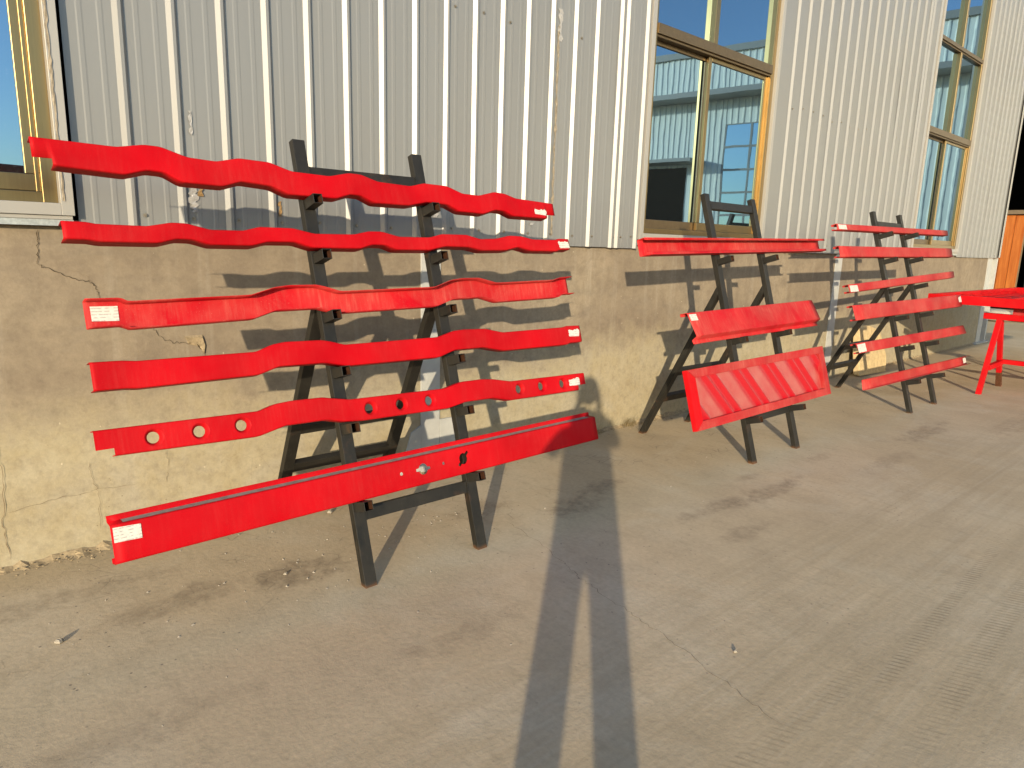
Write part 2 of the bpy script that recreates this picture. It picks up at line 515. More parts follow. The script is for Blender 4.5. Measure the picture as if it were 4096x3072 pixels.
# ------------------------------------------------------------------ the workshop with its windows
shop = thing('workshop_building', (7, 0.3, 0), 'grey ribbed steel workshop with a stained rendered plinth behind the racks', 'building')
XL, XR = -4.0, 15.16
pl = MB()
nx, nz = 90, 12
rows = []
for j in range(nz + 1):
    z = -0.05 + 1.65 * j / nz
    rows.append([(XL + (14.66 - XL) * i / nx, 0.0 + 0.004 * math.sin(i * 1.7 + j) * (1 if 0 < j < nz else 0), z) for i in range(nx + 1)])
pl.grid(rows)
pl.box((XL, 0.01, -0.05), (14.66, 0.25, 1.6))
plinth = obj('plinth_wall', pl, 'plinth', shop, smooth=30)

# cracks in the render: ragged ribbons sunk dark against the face
def ribbon(pts, wid, y, jit=0.006, seed=1):
    r = random.Random(seed)
    m = MB()
    path = []
    for (a, b) in zip(pts[:-1], pts[1:]):
        for k in range(7):
            t = k / 7
            path.append((a[0] + (b[0] - a[0]) * t + r.uniform(-jit, jit), a[1] + (b[1] - a[1]) * t + r.uniform(-jit, jit)))
    path.append(pts[-1])
    rows = []
    n = len(path)
    for i, (x, z) in enumerate(path):
        a = path[max(0, i - 1)]
        b = path[min(n - 1, i + 1)]
        d = Vector((b[0] - a[0], b[1] - a[1])).normalized()
        ww = wid * r.uniform(0.35, 1.2) * (0.25 if i in (0, n - 1) else 1)
        rows.append([(x - d.y * ww / 2, y, z + d.x * ww / 2), (x + d.y * ww / 2, y, z - d.x * ww / 2)])
    return m.grid(rows)

for k, (pts, wd) in enumerate((([(.488, 1.55), (.484, 1.47), (.477, 1.403)], .006), ([(.477, 1.403), (.51, 1.386), (.596, 1.346), (.677, 1.318), (.700, 1.29), (.709, 1.241)], .005),
                               ([(.93, 1.09), (.959, 1.041), (1.02, 1.012), (1.077, 1.0), (1.13, 1.0)], .004), ([(1.13, 1.0), (1.166, .949), (1.175, .90)], .006),
                               ([(.60, 1.38), (.66, 1.35), (.69, 1.30)], .002), ([(.25, .62), (.26, .40), (.24, .22), (.25, .05)], .006), ([(.60, .45), (.61, .35), (.63, .29), (.62, .1)], .004),
                               ([(.26, .28), (.45, .30), (.65, .31), (.8, .30)], .003), ([(.95, .45), (.955, .34), (.94, .28)], .004), ([(1.9, .93), (2.1, .95), (2.3, .90), (2.5, .92)], .004))):
    obj('crack', ribbon(pts, wd * (.62 if k < 4 else .5), -0.0065, seed=k), 'crack' if k < 4 else 'crack_pale', plinth)
ch = MB()
ch.poly([(1.075, -.012, 1.03), (1.16, -.014, 1.028), (1.172, -.012, .985), (1.165, -.012, .945), (1.15, -.006, .985), (1.10, -.006, 1.0), (1.075, 0, 1.04), (1.165, 0, 1.04), (1.18, 0, .985), (1.17, 0, .94), (1.145, 0, .98), (1.09, 0, .995)],
        [(0, 1, 2, 3, 4, 5), (0, 1, 7, 6), (1, 2, 8, 7), (2, 3, 9, 8), (3, 4, 10, 9), (4, 5, 11, 10), (5, 0, 6, 11)])
obj('loose_render_chip', ch, 'mortar', plinth)

# corrugated sheets
YP, RH = -0.030, 0.0187     # pan plane and rib height
CB, CT = 1.547, 7.4
def profile(ribs, xa, xb, minor=True):
    """plan outline of a sheet: list of (x, y)"""
    p = [(xa, YP)]
    if minor and ribs and ribs[0] - xa > .1:
        for o in (-.1435, -.0625):
            if ribs[0] + o > xa + .01:
                p += [(ribs[0] + o, YP), (ribs[0] + o + .007, YP - .0014), (ribs[0] + o + .022, YP - .0014), (ribs[0] + o + .029, YP)]
    for i, r in enumerate(ribs):
        p += [(r, YP), (r + .020, YP - RH), (r + .034, YP - RH), (r + .049, YP)]
        nxt = ribs[i + 1] if i + 1 < len(ribs) else xb
        for o in ((0.084, 0.165) if minor else ()):
            if r + o + .035 < nxt:
                p += [(r + o, YP), (r + o + .007, YP - .0014), (r + o + .022, YP - .0014), (r + o + .029, YP)]
    p.append((xb, YP))
    q = [p[0]]
    for a in p[1:]:
        if a[0] > q[-1][0] + 1e-4:
            q.append(a)
    return q

def sheet(ribs, xa, xb, zb, zt, dy=0.0, minor=True):
    pr = profile(ribs, xa, xb, minor)
    m = MB()
    zs = [zb, zb + 0.02] + list(np.linspace(zb + 0.4, zt, 8))
    rr = random.Random(int(xa * 100))
    rows = []
    for z in zs:
        lip = 0.002 * math.sin(z * 3 + xa * 5)
        rows.append([(x, y + dy + lip * math.sin(x * 3.1), z) for x, y in pr])
    m.grid(rows)
    return m

PITCH_R = 0.2275
screw_mesh = None
def add_screws(parent, xsz):
    global screw_mesh
    if screw_mesh is None:
        m = MB()
        c = []
        for rad, d in ((0.010, 0.0), (0.010, -.002), (0.006, -.002), (0.006, -.008)):
            c.append([(rad * math.cos(a * math.pi / 3), d, rad * math.sin(a * math.pi / 3)) for a in range(7)])
        m.grid(c)
        m.poly(c[-1][:6], [tuple(range(6))])
        screw_mesh = m.mesh('screw')
        screw_mesh.materials.append(M['screw'])
    for (x, z) in xsz:
        o = bpy.data.objects.new('screw', screw_mesh)
        COL.objects.link(o)
        o.parent = parent
        o.location = Vector((x, YP - 0.0035, z)) - wloc(parent)

def clad_zone(first, xa, xb, zb=CB, zt=CT, n_per=4, minor=True, screws=True):
    ribs = []
    r = first
    while r < xb - 0.055:
        ribs.append(r)
        r += PITCH_R
    ribs = [r for r in ribs if r >= xa] 
    groups = [ribs[i:i + n_per] for i in range(0, len(ribs), n_per)]
    for i, gr in enumerate(groups):
        a = xa if i == 0 else gr[0] - 0.012
        b = xb if i == len(groups) - 1 else groups[i + 1][0] + 0.002
        o = obj('cladding_sheet', sheet(gr, a, b, zb, zt, -0.0012 * (i % 2), minor), 'clad', shop, origin=((a + b) / 2, YP, zb))
        if screws:
            rr = random.Random(i + int(xa))
            pts = []
            for q in gr:
                x = q + rr.uniform(0.062, 0.078)
                if x < b - .02:
                    pts.append((x, CB + 0.085 + rr.uniform(-.008, .008)))
                    if rr.random() < 0.7:
                        pts.append((x + .01, CB + 1.45 + rr.uniform(-.03, .03)))
            add_screws(o, pts)

clad_zone(.624, .650, 4.300)
o = obj('cladding_sheet', sheet([4.30, 4.374, 4.610], 4.285, 4.668, CB - .004, CT, -0.0028), 'clad', shop, origin=(4.48, YP, CB))
add_screws(o, [(4.35, 1.63), (4.45, 1.63), (4.58, 1.64)])
clad_zone(6.953, 6.668, 10.325, minor=False)
o = obj('cladding_sheet', sheet([10.335, 10.43, 10.675], 10.320, 10.735, CB - .004, CT, -0.0028, False), 'clad', shop, origin=(10.5, YP, CB))
add_screws(o, [(10.40, 1.63), (10.55, 1.64)])
clad_zone(13.080, 12.80, 15.13, minor=False)
clad_zone(-3.9, XL, -1.43)
for (a, b) in ((-1.43, .65), (4.668, 6.668), (10.735, 12.80)):
    clad_zone(a + .06, a, b, 5.66, CT, 9, screws=False)
# shell behind the sheets
sh = MB()
for (a, b) in ((XL, -1.43), (.652, 4.67), (6.666, 10.737), (12.798, 15.13)):
    sh.box((a, -.024, 1.62), (b, .14, 7.35))
for (a, b) in ((-1.43, .652), (4.67, 6.666), (10.737, 12.798)):
    sh.box((a + .001, -.022, 5.67), (b - .001, .14, 7.34))
sh.box((XL, .22, 1.0), (15.1, .3, 7.3))
sh.box((15.0, .30, 0), (15.12, 9, 7.3))
obj('wall_liner', sh, 'dark', shop)
# corner flashing
m = MB()
m.grid([[(15.06, -.056, z), (15.155, -.056, z), (15.155, .30, z), (15.155, 9.0, z)] for z in (CB + .01, 3.0, 5.0, CT)])
obj('corner_flashing', m, 'trim', shop, solid=.002)
m = MB().box((XL, -.08, CT - .02), (15.2, .4, CT + .12))
obj('eaves_trim', m, 'trim', shop)

# steel columns let into the plinth
def column(xa, xb, foot=True):
    m = MB().box((xa, -.010, 0.0), (xb, .05, 1.56))
    if foot:
        m.poly([(xb + .001, -.0125, .36), (xb + .12, -.0125, .36), (xb + .22, -.0125, .02), (xb + .001, -.0125, .02), (xb + .001, .02, .36), (xb + .12, .02, .36), (xb + .22, .02, .02), (xb + .001, .02, .02)],
               [(0, 1, 2, 3), (0, 4, 5, 1), (1, 5, 6, 2), (3, 2, 6, 7), (0, 3, 7, 4)])
        m.poly([(xa - .08, -.0125, .30), (xa - .001, -.0125, .34), (xa - .001, -.0125, .02), (xa - .17, -.0125, .02), (xa - .08, .02, .30), (xa - .001, .02, .34), (xa - .001, .02, .02), (xa - .17, .02, .02)],
               [(0, 1, 2, 3), (0, 4, 5, 1), (3, 2, 6, 7), (0, 3, 7, 4)])
    obj('steel_column', m, 'white_steel', shop, origin=((xa + xb) / 2, 0, 0), bevel=.002)
column(2.528, 2.680)
column(8.515, 8.690, False)
m = MB().box((14.66, -.012, 0), (14.90, .05, 1.545)).box((14.90, .12, 0), (15.17, .14, 1.545)).box((15.17, -.012, 0), (15.24, .18, 1.545)).box((14.50, -.06, 0), (15.3, .2, .025))
obj('steel_column', m, 'white_steel', shop, origin=(14.9, 0, 0))

# windows
def bar(m, x0, x1, z0, z1, y0, y1):
    m.box((x0, y0, z0), (x1, y1, z1))

def window(xa, xb, za, zb, mull, transoms, sash=True, sill_trim=True):
    """aluminium window: outer frame, mullion, transoms, sliding sashes, panes"""
    w_ = obj('window', MB().box((xa - .002, -.018, za - .002), (xa + .055, .09, zb)).box((xb - .055, -.018, za - .002), (xb + .002, .09, zb))
             .box((xa + .055, -.018, za - .002), (xb - .055, .09, za + .045)).box((xa + .055, -.018, zb - .05), (xb - .055, .09, zb)), 'gold', shop, origin=((xa + xb) / 2, 0, za), bevel=.003)
    # stepped inner lips on the jambs
    for s in (-1, 1):
        m = MB()
        x = xa + .055 if s < 0 else xb - .055
        for k, (d, y) in enumerate(((.018, .004), (.036, .026))):
            x0, x1 = (x, x + d) if s < 0 else (x - d, x)
            m.box((min(x0, x1), y, za + .045), (max(x0, x1), .085 - k * .004, transoms[0][0]))
        obj('jamb_lip', m, 'gold', w_, bevel=.002)
    tz = [za + .045] + [v for t in transoms for v in t] + [zb - .05]
    for (t0, t1) in transoms:
        m = MB().box((xa + .055, -.030, t0 + .02), (xb - .055, .08, t1)).box((xa + .055, -.012, t0), (xb - .055, .07, t0 + .02))
        obj('transom', m, 'bronze', w_, bevel=.003)
    for i in range(0, len(tz), 2):
        z0, z1 = tz[i], tz[i + 1]
        if z1 - z0 < .1:
            continue
        if i == 0 and sash:
            # two sliding sashes on different tracks
            for (x0, x1, y) in ((xa + .062, mull + .03, .050), (mull - .028, xb - .062, .014)):
                m = MB().box((x0, y, z0 + .075), (x0 + .045, y + .028, z1)).box((x1 - .045, y, z0 + .075), (x1, y + .028, z1))
                m.box((x0, y - .001, z0 + .002), (x1, y + .029, z0 + .075)).box((x0 + .045, y, z1 - .035), (x1 - .045, y + .028, z1 - .001))
                sh_ = obj('sash', m, 'bronze' if y > .03 else 'gold', w_, bevel=.003)
                p = MB().grid([[(x, y + .013, z) for x in (x0 + .044, x1 - .044)] for z in (z0 + .074, z1 - .034)])
                obj('pane', p, 'glass', w_)
        else:
            m = MB().box((mull - .03, -.022, z0), (mull + .03, .08, z1))
            obj('mullion', m, 'gold', w_, bevel=.003)
            for (x0, x1) in ((xa + .05, mull - .025), (mull + .025, xb - .05)):
                p = MB().grid([[(x, .030, z) for x in (x0, x1)] for z in (z0 - .004, z1 + .004)])
                obj('pane', p, 'glass', w_)
    return w_

TR = [(3.215, 3.315), (4.405, 4.475)]
w1 = window(-1.36, .578, 1.672, 5.66, -.39, TR)
w2 = window(4.725, 6.640, 1.672, 5.66, 5.60, TR)
w3 = window(10.80, 12.735, 1.672, 5.66, 11.75, TR)

# sheet-metal flashings round the openings
def trim(xa, xb, depth, k):
    m = MB()
    m.box((xb, -depth, 1.618), (xb + .050, -.004, 5.70)).box((xa - .050, -depth, 1.618), (xa, -.004, 5.70))
    m.box((xa + .0005, -depth - .001, 1.618), (xb - .0005, -.010, 1.670)).box((xa, -depth + .012, 1.600), (xb + .042, -.010, 1.6175))
    obj('window_flashing', m, 'trim', shop, origin=((xa + xb) / 2, -.03, 1.6), bevel=.0015)
    m = MB().box((xa - .05, -depth + .018, 1.572), (xb + .045, -.012, 1.5995))
    obj('sill_channel', m, 'galv', shop, origin=((xa + xb) / 2, -.03, 1.58))
trim(-1.362, .580, .074, 1)
trim(4.7225, 6.6425, .050, 2)
trim(10.7975, 12.7375, .060, 3)

# old tape and film left on the sheets
def ragged(xc, z0, z1, wd, y, n, seed, sway=.004):
    r = random.Random(seed)
    rows = []
    for i in range(n + 1):
        z = z0 + (z1 - z0) * i / n
        a, b = r.uniform(.25, 1.0), r.uniform(.2, 1.0)
        rows.append([(xc - wd / 2 * a + r.uniform(-sway, sway), y + r.uniform(-.002, 0), z), (xc, y - .003 * r.random(), z), (xc + wd / 2 * b, y + r.uniform(-.002, 0), z)])
    return MB().grid(rows)
obj('tape_strip', ragged(3.655, 1.62, 3.05, .030, YP - .006, 60, 3), 'tape', shop)
obj('tape_strip', ragged(3.672, 2.95, 3.16, .06, YP - .006, 9, 4, .015), 'tape_clear', shop)
obj('tape_strip', ragged(1.150, 1.66, 1.84, .060, YP - .006, 14, 5, .012), 'tape_clear', shop)
obj('tape_strip', ragged(1.185, 1.74, 1.80, .035, YP - .008, 7, 6, .012), 'tape_brown', shop)
obj('tape_strip', ragged(1.160, 2.03, 2.14, .022, YP - .006, 9, 7, .008), 'tape_clear', shop)
obj('tape_strip', ragged(1.595, 1.66, 1.74, .022, YP - .006, 8, 8, .006), 'tape_brown', shop)
obj('tape_strip', ragged(2.62, 1.70, 1.74, .05, YP - .006, 5, 9, .012), 'tape_clear', shop)
obj('tape_strip', ragged(3.46, 1.685, 1.705, .06, YP - .006, 4, 10, .012), 'tape_clear', shop)
obj('sealant_bead', ragged(.590, 1.68, 3.3, .016, -.0775, 70, 12, .002), 'tape', shop)

# ------------------------------------------------------------------ the wing across the yard (seen in the glass and past the corner)
wing = thing('warehouse_wing', (25.1, -.7, 0), 'pale ribbed warehouse with orange boarded leaf in its dark doorway, beyond the corner', 'building')
A10 = R(10)
F0 = Vector((25.11, -0.68, 0))
TS = Vector((-math.sin(A10), -math.cos(A10), 0))      # along the facade, away from the corner
NS = Vector((-math.cos(A10), math.sin(A10), 0))       # out of the facade, towards the yard
def fp(s, h, d=0.0):
    return tuple(F0 + TS * s + NS * d + Vector((0, 0, h)))
def fbox(m, s0, s1, h0, h1, d0, d1):
    pts = [fp(s, h, d) for h in (h0, h1) for (s, d) in ((s0, d0), (s1, d0), (s1, d1), (s0, d1))]
    return m.poly(pts, [(0, 3, 2, 1), (4, 5, 6, 7), (0, 1, 5, 4), (1, 2, 6, 5), (2, 3, 7, 6), (3, 0, 4, 7)])
def fclad(s0, s1, h0, h1):
    pr = []
    s = s0
    while s < s1 - .001:
        e = min(s + .23, s1)
        pr += [(s, 0), (min(s + .13, e), 0), (min(s + .15, e), .028), (min(s + .19, e), .028), (e, 0)]
        s = e
    return MB().grid([[fp(a, h, d) for a, d in pr] for h in (h0, h1)])
for (s0, s1, h0, h1) in ((-16, -7.0, 0, 8.5), (-7.0, .6, 7.0, 8.5), (.6, 8.5, 0, 8.5), (8.5, 10.5, 6.05, 8.5), (8.5, 10.5, 0, 2.0), (10.5, 11.8, 0, 8.5), (11.8, 16.5, 4.6, 8.5), (16.5, 24, 0, 8.5)):
    obj('wall_panel', fclad(s0, s1, h0, h1), 'far_clad', wing)
obj('roof', fbox(MB(), -16, 24, 8.5, 8.72, -14, .12), 'trim', wing)
obj('canopy', fbox(MB(), .9, 24, 6.92, 7.10, .03, 1.0), 'trim', wing)
obj('door_canopy', fbox(MB(), 11.2, 17.2, 4.70, 4.82, .03, 1.1), 'trim', wing)
m = MB()
fbox(m, -15.9, 23.9, -.05, 8.4, -13.9, -13.7)
fbox(m, -15.9, -15.7, -.05, 8.4, -13.7, -.1)
fbox(m, 23.7, 23.9, -.05, 8.4, -13.7, -.1)
fbox(m, .7, .9, -.05, 8.4, -13.7, -.1)
fbox(m, 11.3, 11.5, -.05, 8.4, -13.7, -.1)
fbox(m, -15.7, 23.7, .004, .012, -13.7, -.05)
obj('interior', m, 'dark', wing)
for i in range(2):
    for j in range(5):
        s0, h0 = 8.53 + i * .975, 2.03 + j * .805
        fr = obj('window', fbox(fbox(fbox(fbox(MB(), s0, s0 + .035, h0, h0 + .80, -.04, .02), s0 + .935, s0 + .97, h0, h0 + .80, -.04, .02), s0 + .035, s0 + .935, h0, h0 + .035, -.04, .02), s0 + .035, s0 + .935, h0 + .765, h0 + .80, -.04, .02), 'trim', wing)
        pm = MB().poly([fp(s0 + .03, h0 + .03, -.01), fp(s0 + .94, h0 + .03, -.01), fp(s0 + .94, h0 + .77, -.01), fp(s0 + .03, h0 + .77, -.01)], [(0, 1, 2, 3)])
        obj('pane', pm, 'glass_far', fr)
obj('door_lintel', fbox(MB(), -7.0, .6, 2.87, 2.99, -.2, .05), 'brown', wing)
leaf = obj('door_leaf', fbox(MB(), -5.45, -2.72, .05, 2.86, -.16, -.10), 'brown', wing)
for k in range(10):
    s0 = -5.45 + k * .273
    obj('board', fbox(MB(), s0, s0 + .255, .06, 2.85, -.098, -.05 - .02 * (k % 2)), 'wood', leaf)
obj('door_leaf', fbox(MB(), -2.70, .5, .05, 2.86, -.6, -.55), 'dark', wing)

# ------------------------------------------------------------------ display racks
TT = math.atan(0.31)
ST, CTT = math.sin(TT), math.cos(TT)
EX = Vector((1, 0, 0))
EU = Vector((0, ST, CTT))
EN = Vector((0, -CTT, ST))
def P(y0, x, u, n):
    """point on a rack's leaning front: x along the wall, u up the legs, n out towards the yard"""
    return Vector((x, y0, 0)) + EU * u + EN * n

def make_rack(x0, x1, y0, pegs, utop, ubar, tip, label, rear_y, joint_z):
    rk = thing('display_rack', ((x0 + x1) / 2, y0, 0), label, 'rack', 'black A-frame racks standing along the wall')
    for x in (x0, x1):
        m = MB()
        c = [(-1, -1), (1, -1), (1, 1), (-1, 1)]
        a = [P(y0, x + .03 * s, -.02 * t * math.tan(TT), .02 * t) for s, t in c]
        b = [P(y0, x + .03 * s, utop, .02 * t) for s, t in c]
        bi = [P(y0, x + .0265 * s, utop, .0165 * t) for s, t in c]
        bo = [P(y0, x + .0265 * s, utop - .08, .0165 * t) for s, t in c]
        m.poly(a + b + bi + bo, [(0, 3, 2, 1)] + [(i, (i + 1) % 4, 4 + (i + 1) % 4, 4 + i) for i in range(4)] +
               [(4 + i, 4 + (i + 1) % 4, 8 + (i + 1) % 4, 8 + i) for i in range(4)] + [(8 + i, 8 + (i + 1) % 4, 12 + (i + 1) % 4, 12 + i) for i in range(4)] + [(12, 13, 14, 15)])
        obj('front_leg', m, 'black', rk, bevel=.002)
        # rear leg, cut level on the ground
        jt = Vector((x, y0 + .31 * joint_z + .022, joint_z))
        ft = Vector((x, rear_y, 0))
        d = (jt - ft).normalized()
        en = Vector((0, d.z, -d.y))
        m = MB()
        a = []
        for s, t in c:
            q = ft + EX * .03 * s + en * .02 * t
            q = q - d * (q.z / d.z)
            a.append(q)
        b = [jt + EX * .0295 * s + en * .02 * t + d * (.02 * t) for s, t in c]
        m.poly(a + b, [(0, 3, 2, 1), (4, 5, 6, 7)] + [(i, (i + 1) % 4, 4 + (i + 1) % 4, 4 + i) for i in range(4)])
        obj('rear_leg', m, 'black', rk, bevel=.002)
        for k in range(3):
            pass
    def rear_pt(z):
        t = z / joint_z
        return rear_y + (y0 + .31 * joint_z + .022 - rear_y) * t
    for z in (.575, .335):
        y = rear_pt(z)
        d = Vector((0, rear_pt(1) - rear_pt(0), 1)).normalized()
        en = Vector((0, d.z, -d.y))
        a = Vector((x0 + .0302, y, z))
        b = Vector((x1 - .0302, y, z))
        obj('rear_crossbar', MB().prism(a, b, d, en, .03, .0185), 'black', rk, bevel=.002)
    for u in (ubar, .325):
        obj('front_crossbar', MB().prism(P(y0, x0 + .0302, u, -.001), P(y0, x1 - .0302, u, -.001), EU, EN, .03, .0185), 'black', rk, bevel=.002)
        # weld beads at the ends
        m = MB()
        r = random.Random(int(u * 100))
        for xx in (x0 + .031, x1 - .031):
            for k in range(7):
                c0 = P(y0, xx, u - .028 + k * .009, .0185)
                s = r.uniform(.0025, .0045)
                m.prism(c0 - EU * s, c0 + EU * s, EX, EN, s, s)
        obj('weld_bead', m, 'black', rk)
    for us in pegs:
        for x, u in zip((x0, x1), us):
            p = obj('peg', MB().prism(P(y0, x, u - .0225, .0202), P(y0, x, u - .0225, tip), EX, EU, .0225, .0225, .0035), 'black', rk, bevel=.0015)
            q = P(y0, x, u - .0225, tip - .012)
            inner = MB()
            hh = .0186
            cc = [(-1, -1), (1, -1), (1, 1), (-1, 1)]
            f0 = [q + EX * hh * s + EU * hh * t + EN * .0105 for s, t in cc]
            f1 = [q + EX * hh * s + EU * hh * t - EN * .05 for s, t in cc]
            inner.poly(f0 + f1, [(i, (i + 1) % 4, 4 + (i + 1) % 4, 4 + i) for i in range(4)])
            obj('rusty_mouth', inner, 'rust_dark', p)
    return rk

def hang(v, d=0.0):
    return [(v, v)] * 1
Y1, Y2, Y3 = -1.16, -1.275, -1.375
make_rack(1.468, 2.120, Y1, [(1.795, 1.795), (1.540, 1.540), (1.262, 1.262), (1.004, 1.004), (.745, .737), (.389, .395)], 2.085, 1.930, .118,
          'black steel rack nearest the viewer carrying six long red rails', -.135, 1.27)
make_rack(4.635, 5.305, Y2, [(1.545, 1.560), (.940, .952), (.340, .345)], 2.050, 1.965, .135,
          'black steel rack in the middle, in front of the window with the reflected warehouse', -.245, 1.25)
make_rack(7.490, 8.190, Y3, [(1.822, 1.832), (1.562, 1.570), (1.262, 1.288), (.975, .980), (.668, .667), (.325, .318)], 2.065, 1.935, .150,
          'black steel rack farthest along the wall carrying six dusty rails', -.345, 1.22)

# ------------------------------------------------------------------ pressed red rails
def curve(pts):
    xs = np.array([p[0] for p in pts])
    us = np.array([p[1] for p in pts])
    return xs, us

def smooth_eval(pts, X, sig=.006):
    xs, us = curve(pts)
    X = np.asarray(X)
    acc = np.zeros_like(X)
    wsum = 0
    for k in np.linspace(-2, 2, 9):
        wk = math.exp(-k * k / 2)
        acc += wk * np.interp(X + k * sig, xs, us)
        wsum += wk
    return acc / wsum

def loft(y0, X, sec):
    """sec(i) -> [(n, u), ...] at X[i]"""
    return MB().grid([[P(y0, x, u, n) for n, u in sec(i)] for i, x in enumerate(X)])

def arc(cn, cu, r, a0, a1, k=4):
    return [(cn + r * math.cos(a0 + (a1 - a0) * i / k), cu + r * math.sin(a0 + (a1 - a0) * i / k)) for i in range(k + 1)]

def sec_back(ut, ub, wn, d, r=.006, lip=0.0):
    s = []
    if lip:
        s.append((wn - d, ut - lip))
    s.append((wn - d, ut))
    s += arc(wn - r, ut - r, r, math.pi / 2, 0)
    s += arc(wn - r, ub + r, r, 0, -math.pi / 2)
    s.append((wn - d, ub))
    if lip:
        s.append((wn - d, ub + lip))
    return s

def sec_front(ut, ub, wn, d, r=.006, lip=0.0):
    s = []
    if lip:
        s.append((wn + d, ut - lip))
    s.append((wn + d, ut))
    s += arc(wn + r, ut - r, r, math.pi / 2, math.pi)
    s += arc(wn + r, ub + r, r, math.pi, 3 * math.pi / 2)
    s.append((wn + d, ub))
    if lip:
        s.append((wn + d, ub + lip))
    return s

def rail(label, y0, mb, mat, cat='rail', group=None, thick=.003):
    o = obj('red_rail', mb, mat, None, origin=mb_center(mb), smooth=40, solid=thick, weld=.0004)
    return tag(o, label, cat, group)

def mb_center(mb):
    a = np.array(mb.v)
    return ((a[:, 0].min() + a[:, 0].max()) / 2, (a[:, 1].min() + a[:, 1].max()) / 2, a[:, 2].min())

def paper(parent, y0, quad, n, nx=7, nu=5, torn=0.0, seed=0):
    """stuck-on label: quad = tl, tr, br, bl in (x, u); torn eats the upper edge"""
    r = random.Random(seed)
    tl, tr, br, bl = [Vector(q) for q in quad]
    rows = []
    for j in range(nu + 1):
        row = []
        for i in range(nx + 1):
            s, t = i / nx, j / nu
            top = tl + (tr - tl) * s
            bot = bl + (br - bl) * s
            k = t
            q = top + (bot - top) * k
            if j == 0 and torn:
                q += (bot - top) * torn * r.random()
            if i in (0, nx) and torn:
                q += (tr - tl) * r.uniform(-.03, .03)
            row.append(P(y0, q.x, q.y, n + r.uniform(0, .0012)))
        rows.append(row)
    return obj('paper_label', MB().grid(rows), 'paper', parent)

b1t = [(0.409, 1.942), (0.687, 1.936), (0.785, 1.956), (0.844, 1.955), (0.943, 1.922), (1.055, 1.916), (1.152, 1.94), (1.284, 1.936), (1.383, 1.904), (1.567, 1.898), (1.669, 1.922), (1.732, 1.921), (1.823, 1.893), (2.01, 1.885), (2.096, 1.907), (2.241, 1.904), (2.34, 1.87), (2.454, 1.867), (2.568, 1.895), (2.644, 1.891), (2.723, 1.869), (3.021, 1.855)]
b1b = [(0.468, 1.845), (0.482, 1.843), (0.703, 1.83), (0.785, 1.855), (0.846, 1.852), (0.905, 1.817), (1.07, 1.813), (1.15, 1.84), (1.28, 1.83), (1.354, 1.798), (1.585, 1.795), (1.663, 1.82), (1.718, 1.818), (1.785, 1.786), (1.984, 1.785), (2.10, 1.810), (2.231, 1.804), (2.303, 1.772), (2.466, 1.767), (2.558, 1.794), (2.621, 1.791), (2.687, 1.765), (2.951, 1.763)]
b2t = [(0.465, 1.637), (0.547, 1.636), (0.574, 1.63), (0.751, 1.628), (0.842, 1.646), (0.898, 1.645), (0.987, 1.622), (1.123, 1.623), (1.194, 1.642), (1.343, 1.642), (1.444, 1.62), (1.645, 1.623), (1.724, 1.641), (1.798, 1.642), (1.893, 1.619), (2.078, 1.621), (2.157, 1.641), (2.319, 1.642), (2.412, 1.621), (2.527, 1.627), (2.625, 1.647), (2.715, 1.646), (2.805, 1.63), (2.988, 1.632), (3.016, 1.64), (3.092, 1.64)]
b2b = [(0.469, 1.572), (0.546, 1.571), (0.581, 1.564), (0.787, 1.564), (0.853, 1.582), (0.913, 1.581), (0.978, 1.561), (1.153, 1.561), (1.225, 1.58), (1.347, 1.581), (1.426, 1.557), (1.666, 1.557), (1.738, 1.578), (1.808, 1.577), (1.867, 1.555), (2.065, 1.556), (2.17, 1.578), (2.326, 1.577), (2.41, 1.56), (2.583, 1.564), (2.683, 1.584), (2.777, 1.564), (2.985, 1.564), (3.014, 1.574), (3.104, 1.576)]
b3t = [(0.506, 1.348), (0.622, 1.348), (0.641, 1.334), (1.112, 1.346), (1.22, 1.377), (1.285, 1.384), (1.411, 1.384), (1.448, 1.376), (1.527, 1.352), (2.056, 1.362), (2.163, 1.396), (2.237, 1.405), (2.355, 1.406), (2.472, 1.377), (2.916, 1.388), (2.972, 1.402), (3.076, 1.407)]
b3b = [(0.502, 1.244), (0.616, 1.247), (0.64, 1.233), (1.11, 1.248), (1.211, 1.279), (1.409, 1.282), (1.501, 1.255), (2.056, 1.266), (2.163, 1.299), (2.36, 1.304), (2.461, 1.275), (2.938, 1.287), (2.969, 1.304), (3.072, 1.306)]
b4t = [(0.488, 1.114), (0.592, 1.112), (0.639, 1.106), (1.094, 1.104), (1.166, 1.129), (1.223, 1.137), (1.391, 1.133), (1.428, 1.126), (1.502, 1.104), (2.023, 1.104), (2.128, 1.13), (2.19, 1.133), (2.339, 1.128), (2.456, 1.101), (2.926, 1.102), (2.954, 1.108), (3.068, 1.105)]
b4b = [(0.485, 1.01), (0.594, 1.009), (0.635, 1.004), (1.092, 1.008), (1.185, 1.035), (1.396, 1.031), (1.501, 1.007), (2.012, 1.003), (2.118, 1.032), (2.307, 1.031), (2.446, 1.002), (2.941, 0.999), (2.957, 1.007), (3.061, 1.007)]
b5t = [(0.465, 0.866), (1.067, 0.856), (1.138, 0.876), (1.208, 0.881), (1.354, 0.878), (1.394, 0.869), (1.483, 0.852), (2.011, 0.841), (2.123, 0.863), (2.257, 0.862), (2.337, 0.853), (2.453, 0.829), (3.031, 0.817)]
b5b = [(0.522, 0.768), (1.051, 0.754), (1.171, 0.781), (1.359, 0.778), (1.44, 0.758), (1.541, 0.749), (2.012, 0.741), (2.133, 0.759), (2.317, 0.756), (2.431, 0.729), (2.968, 0.722)]
WN = .078

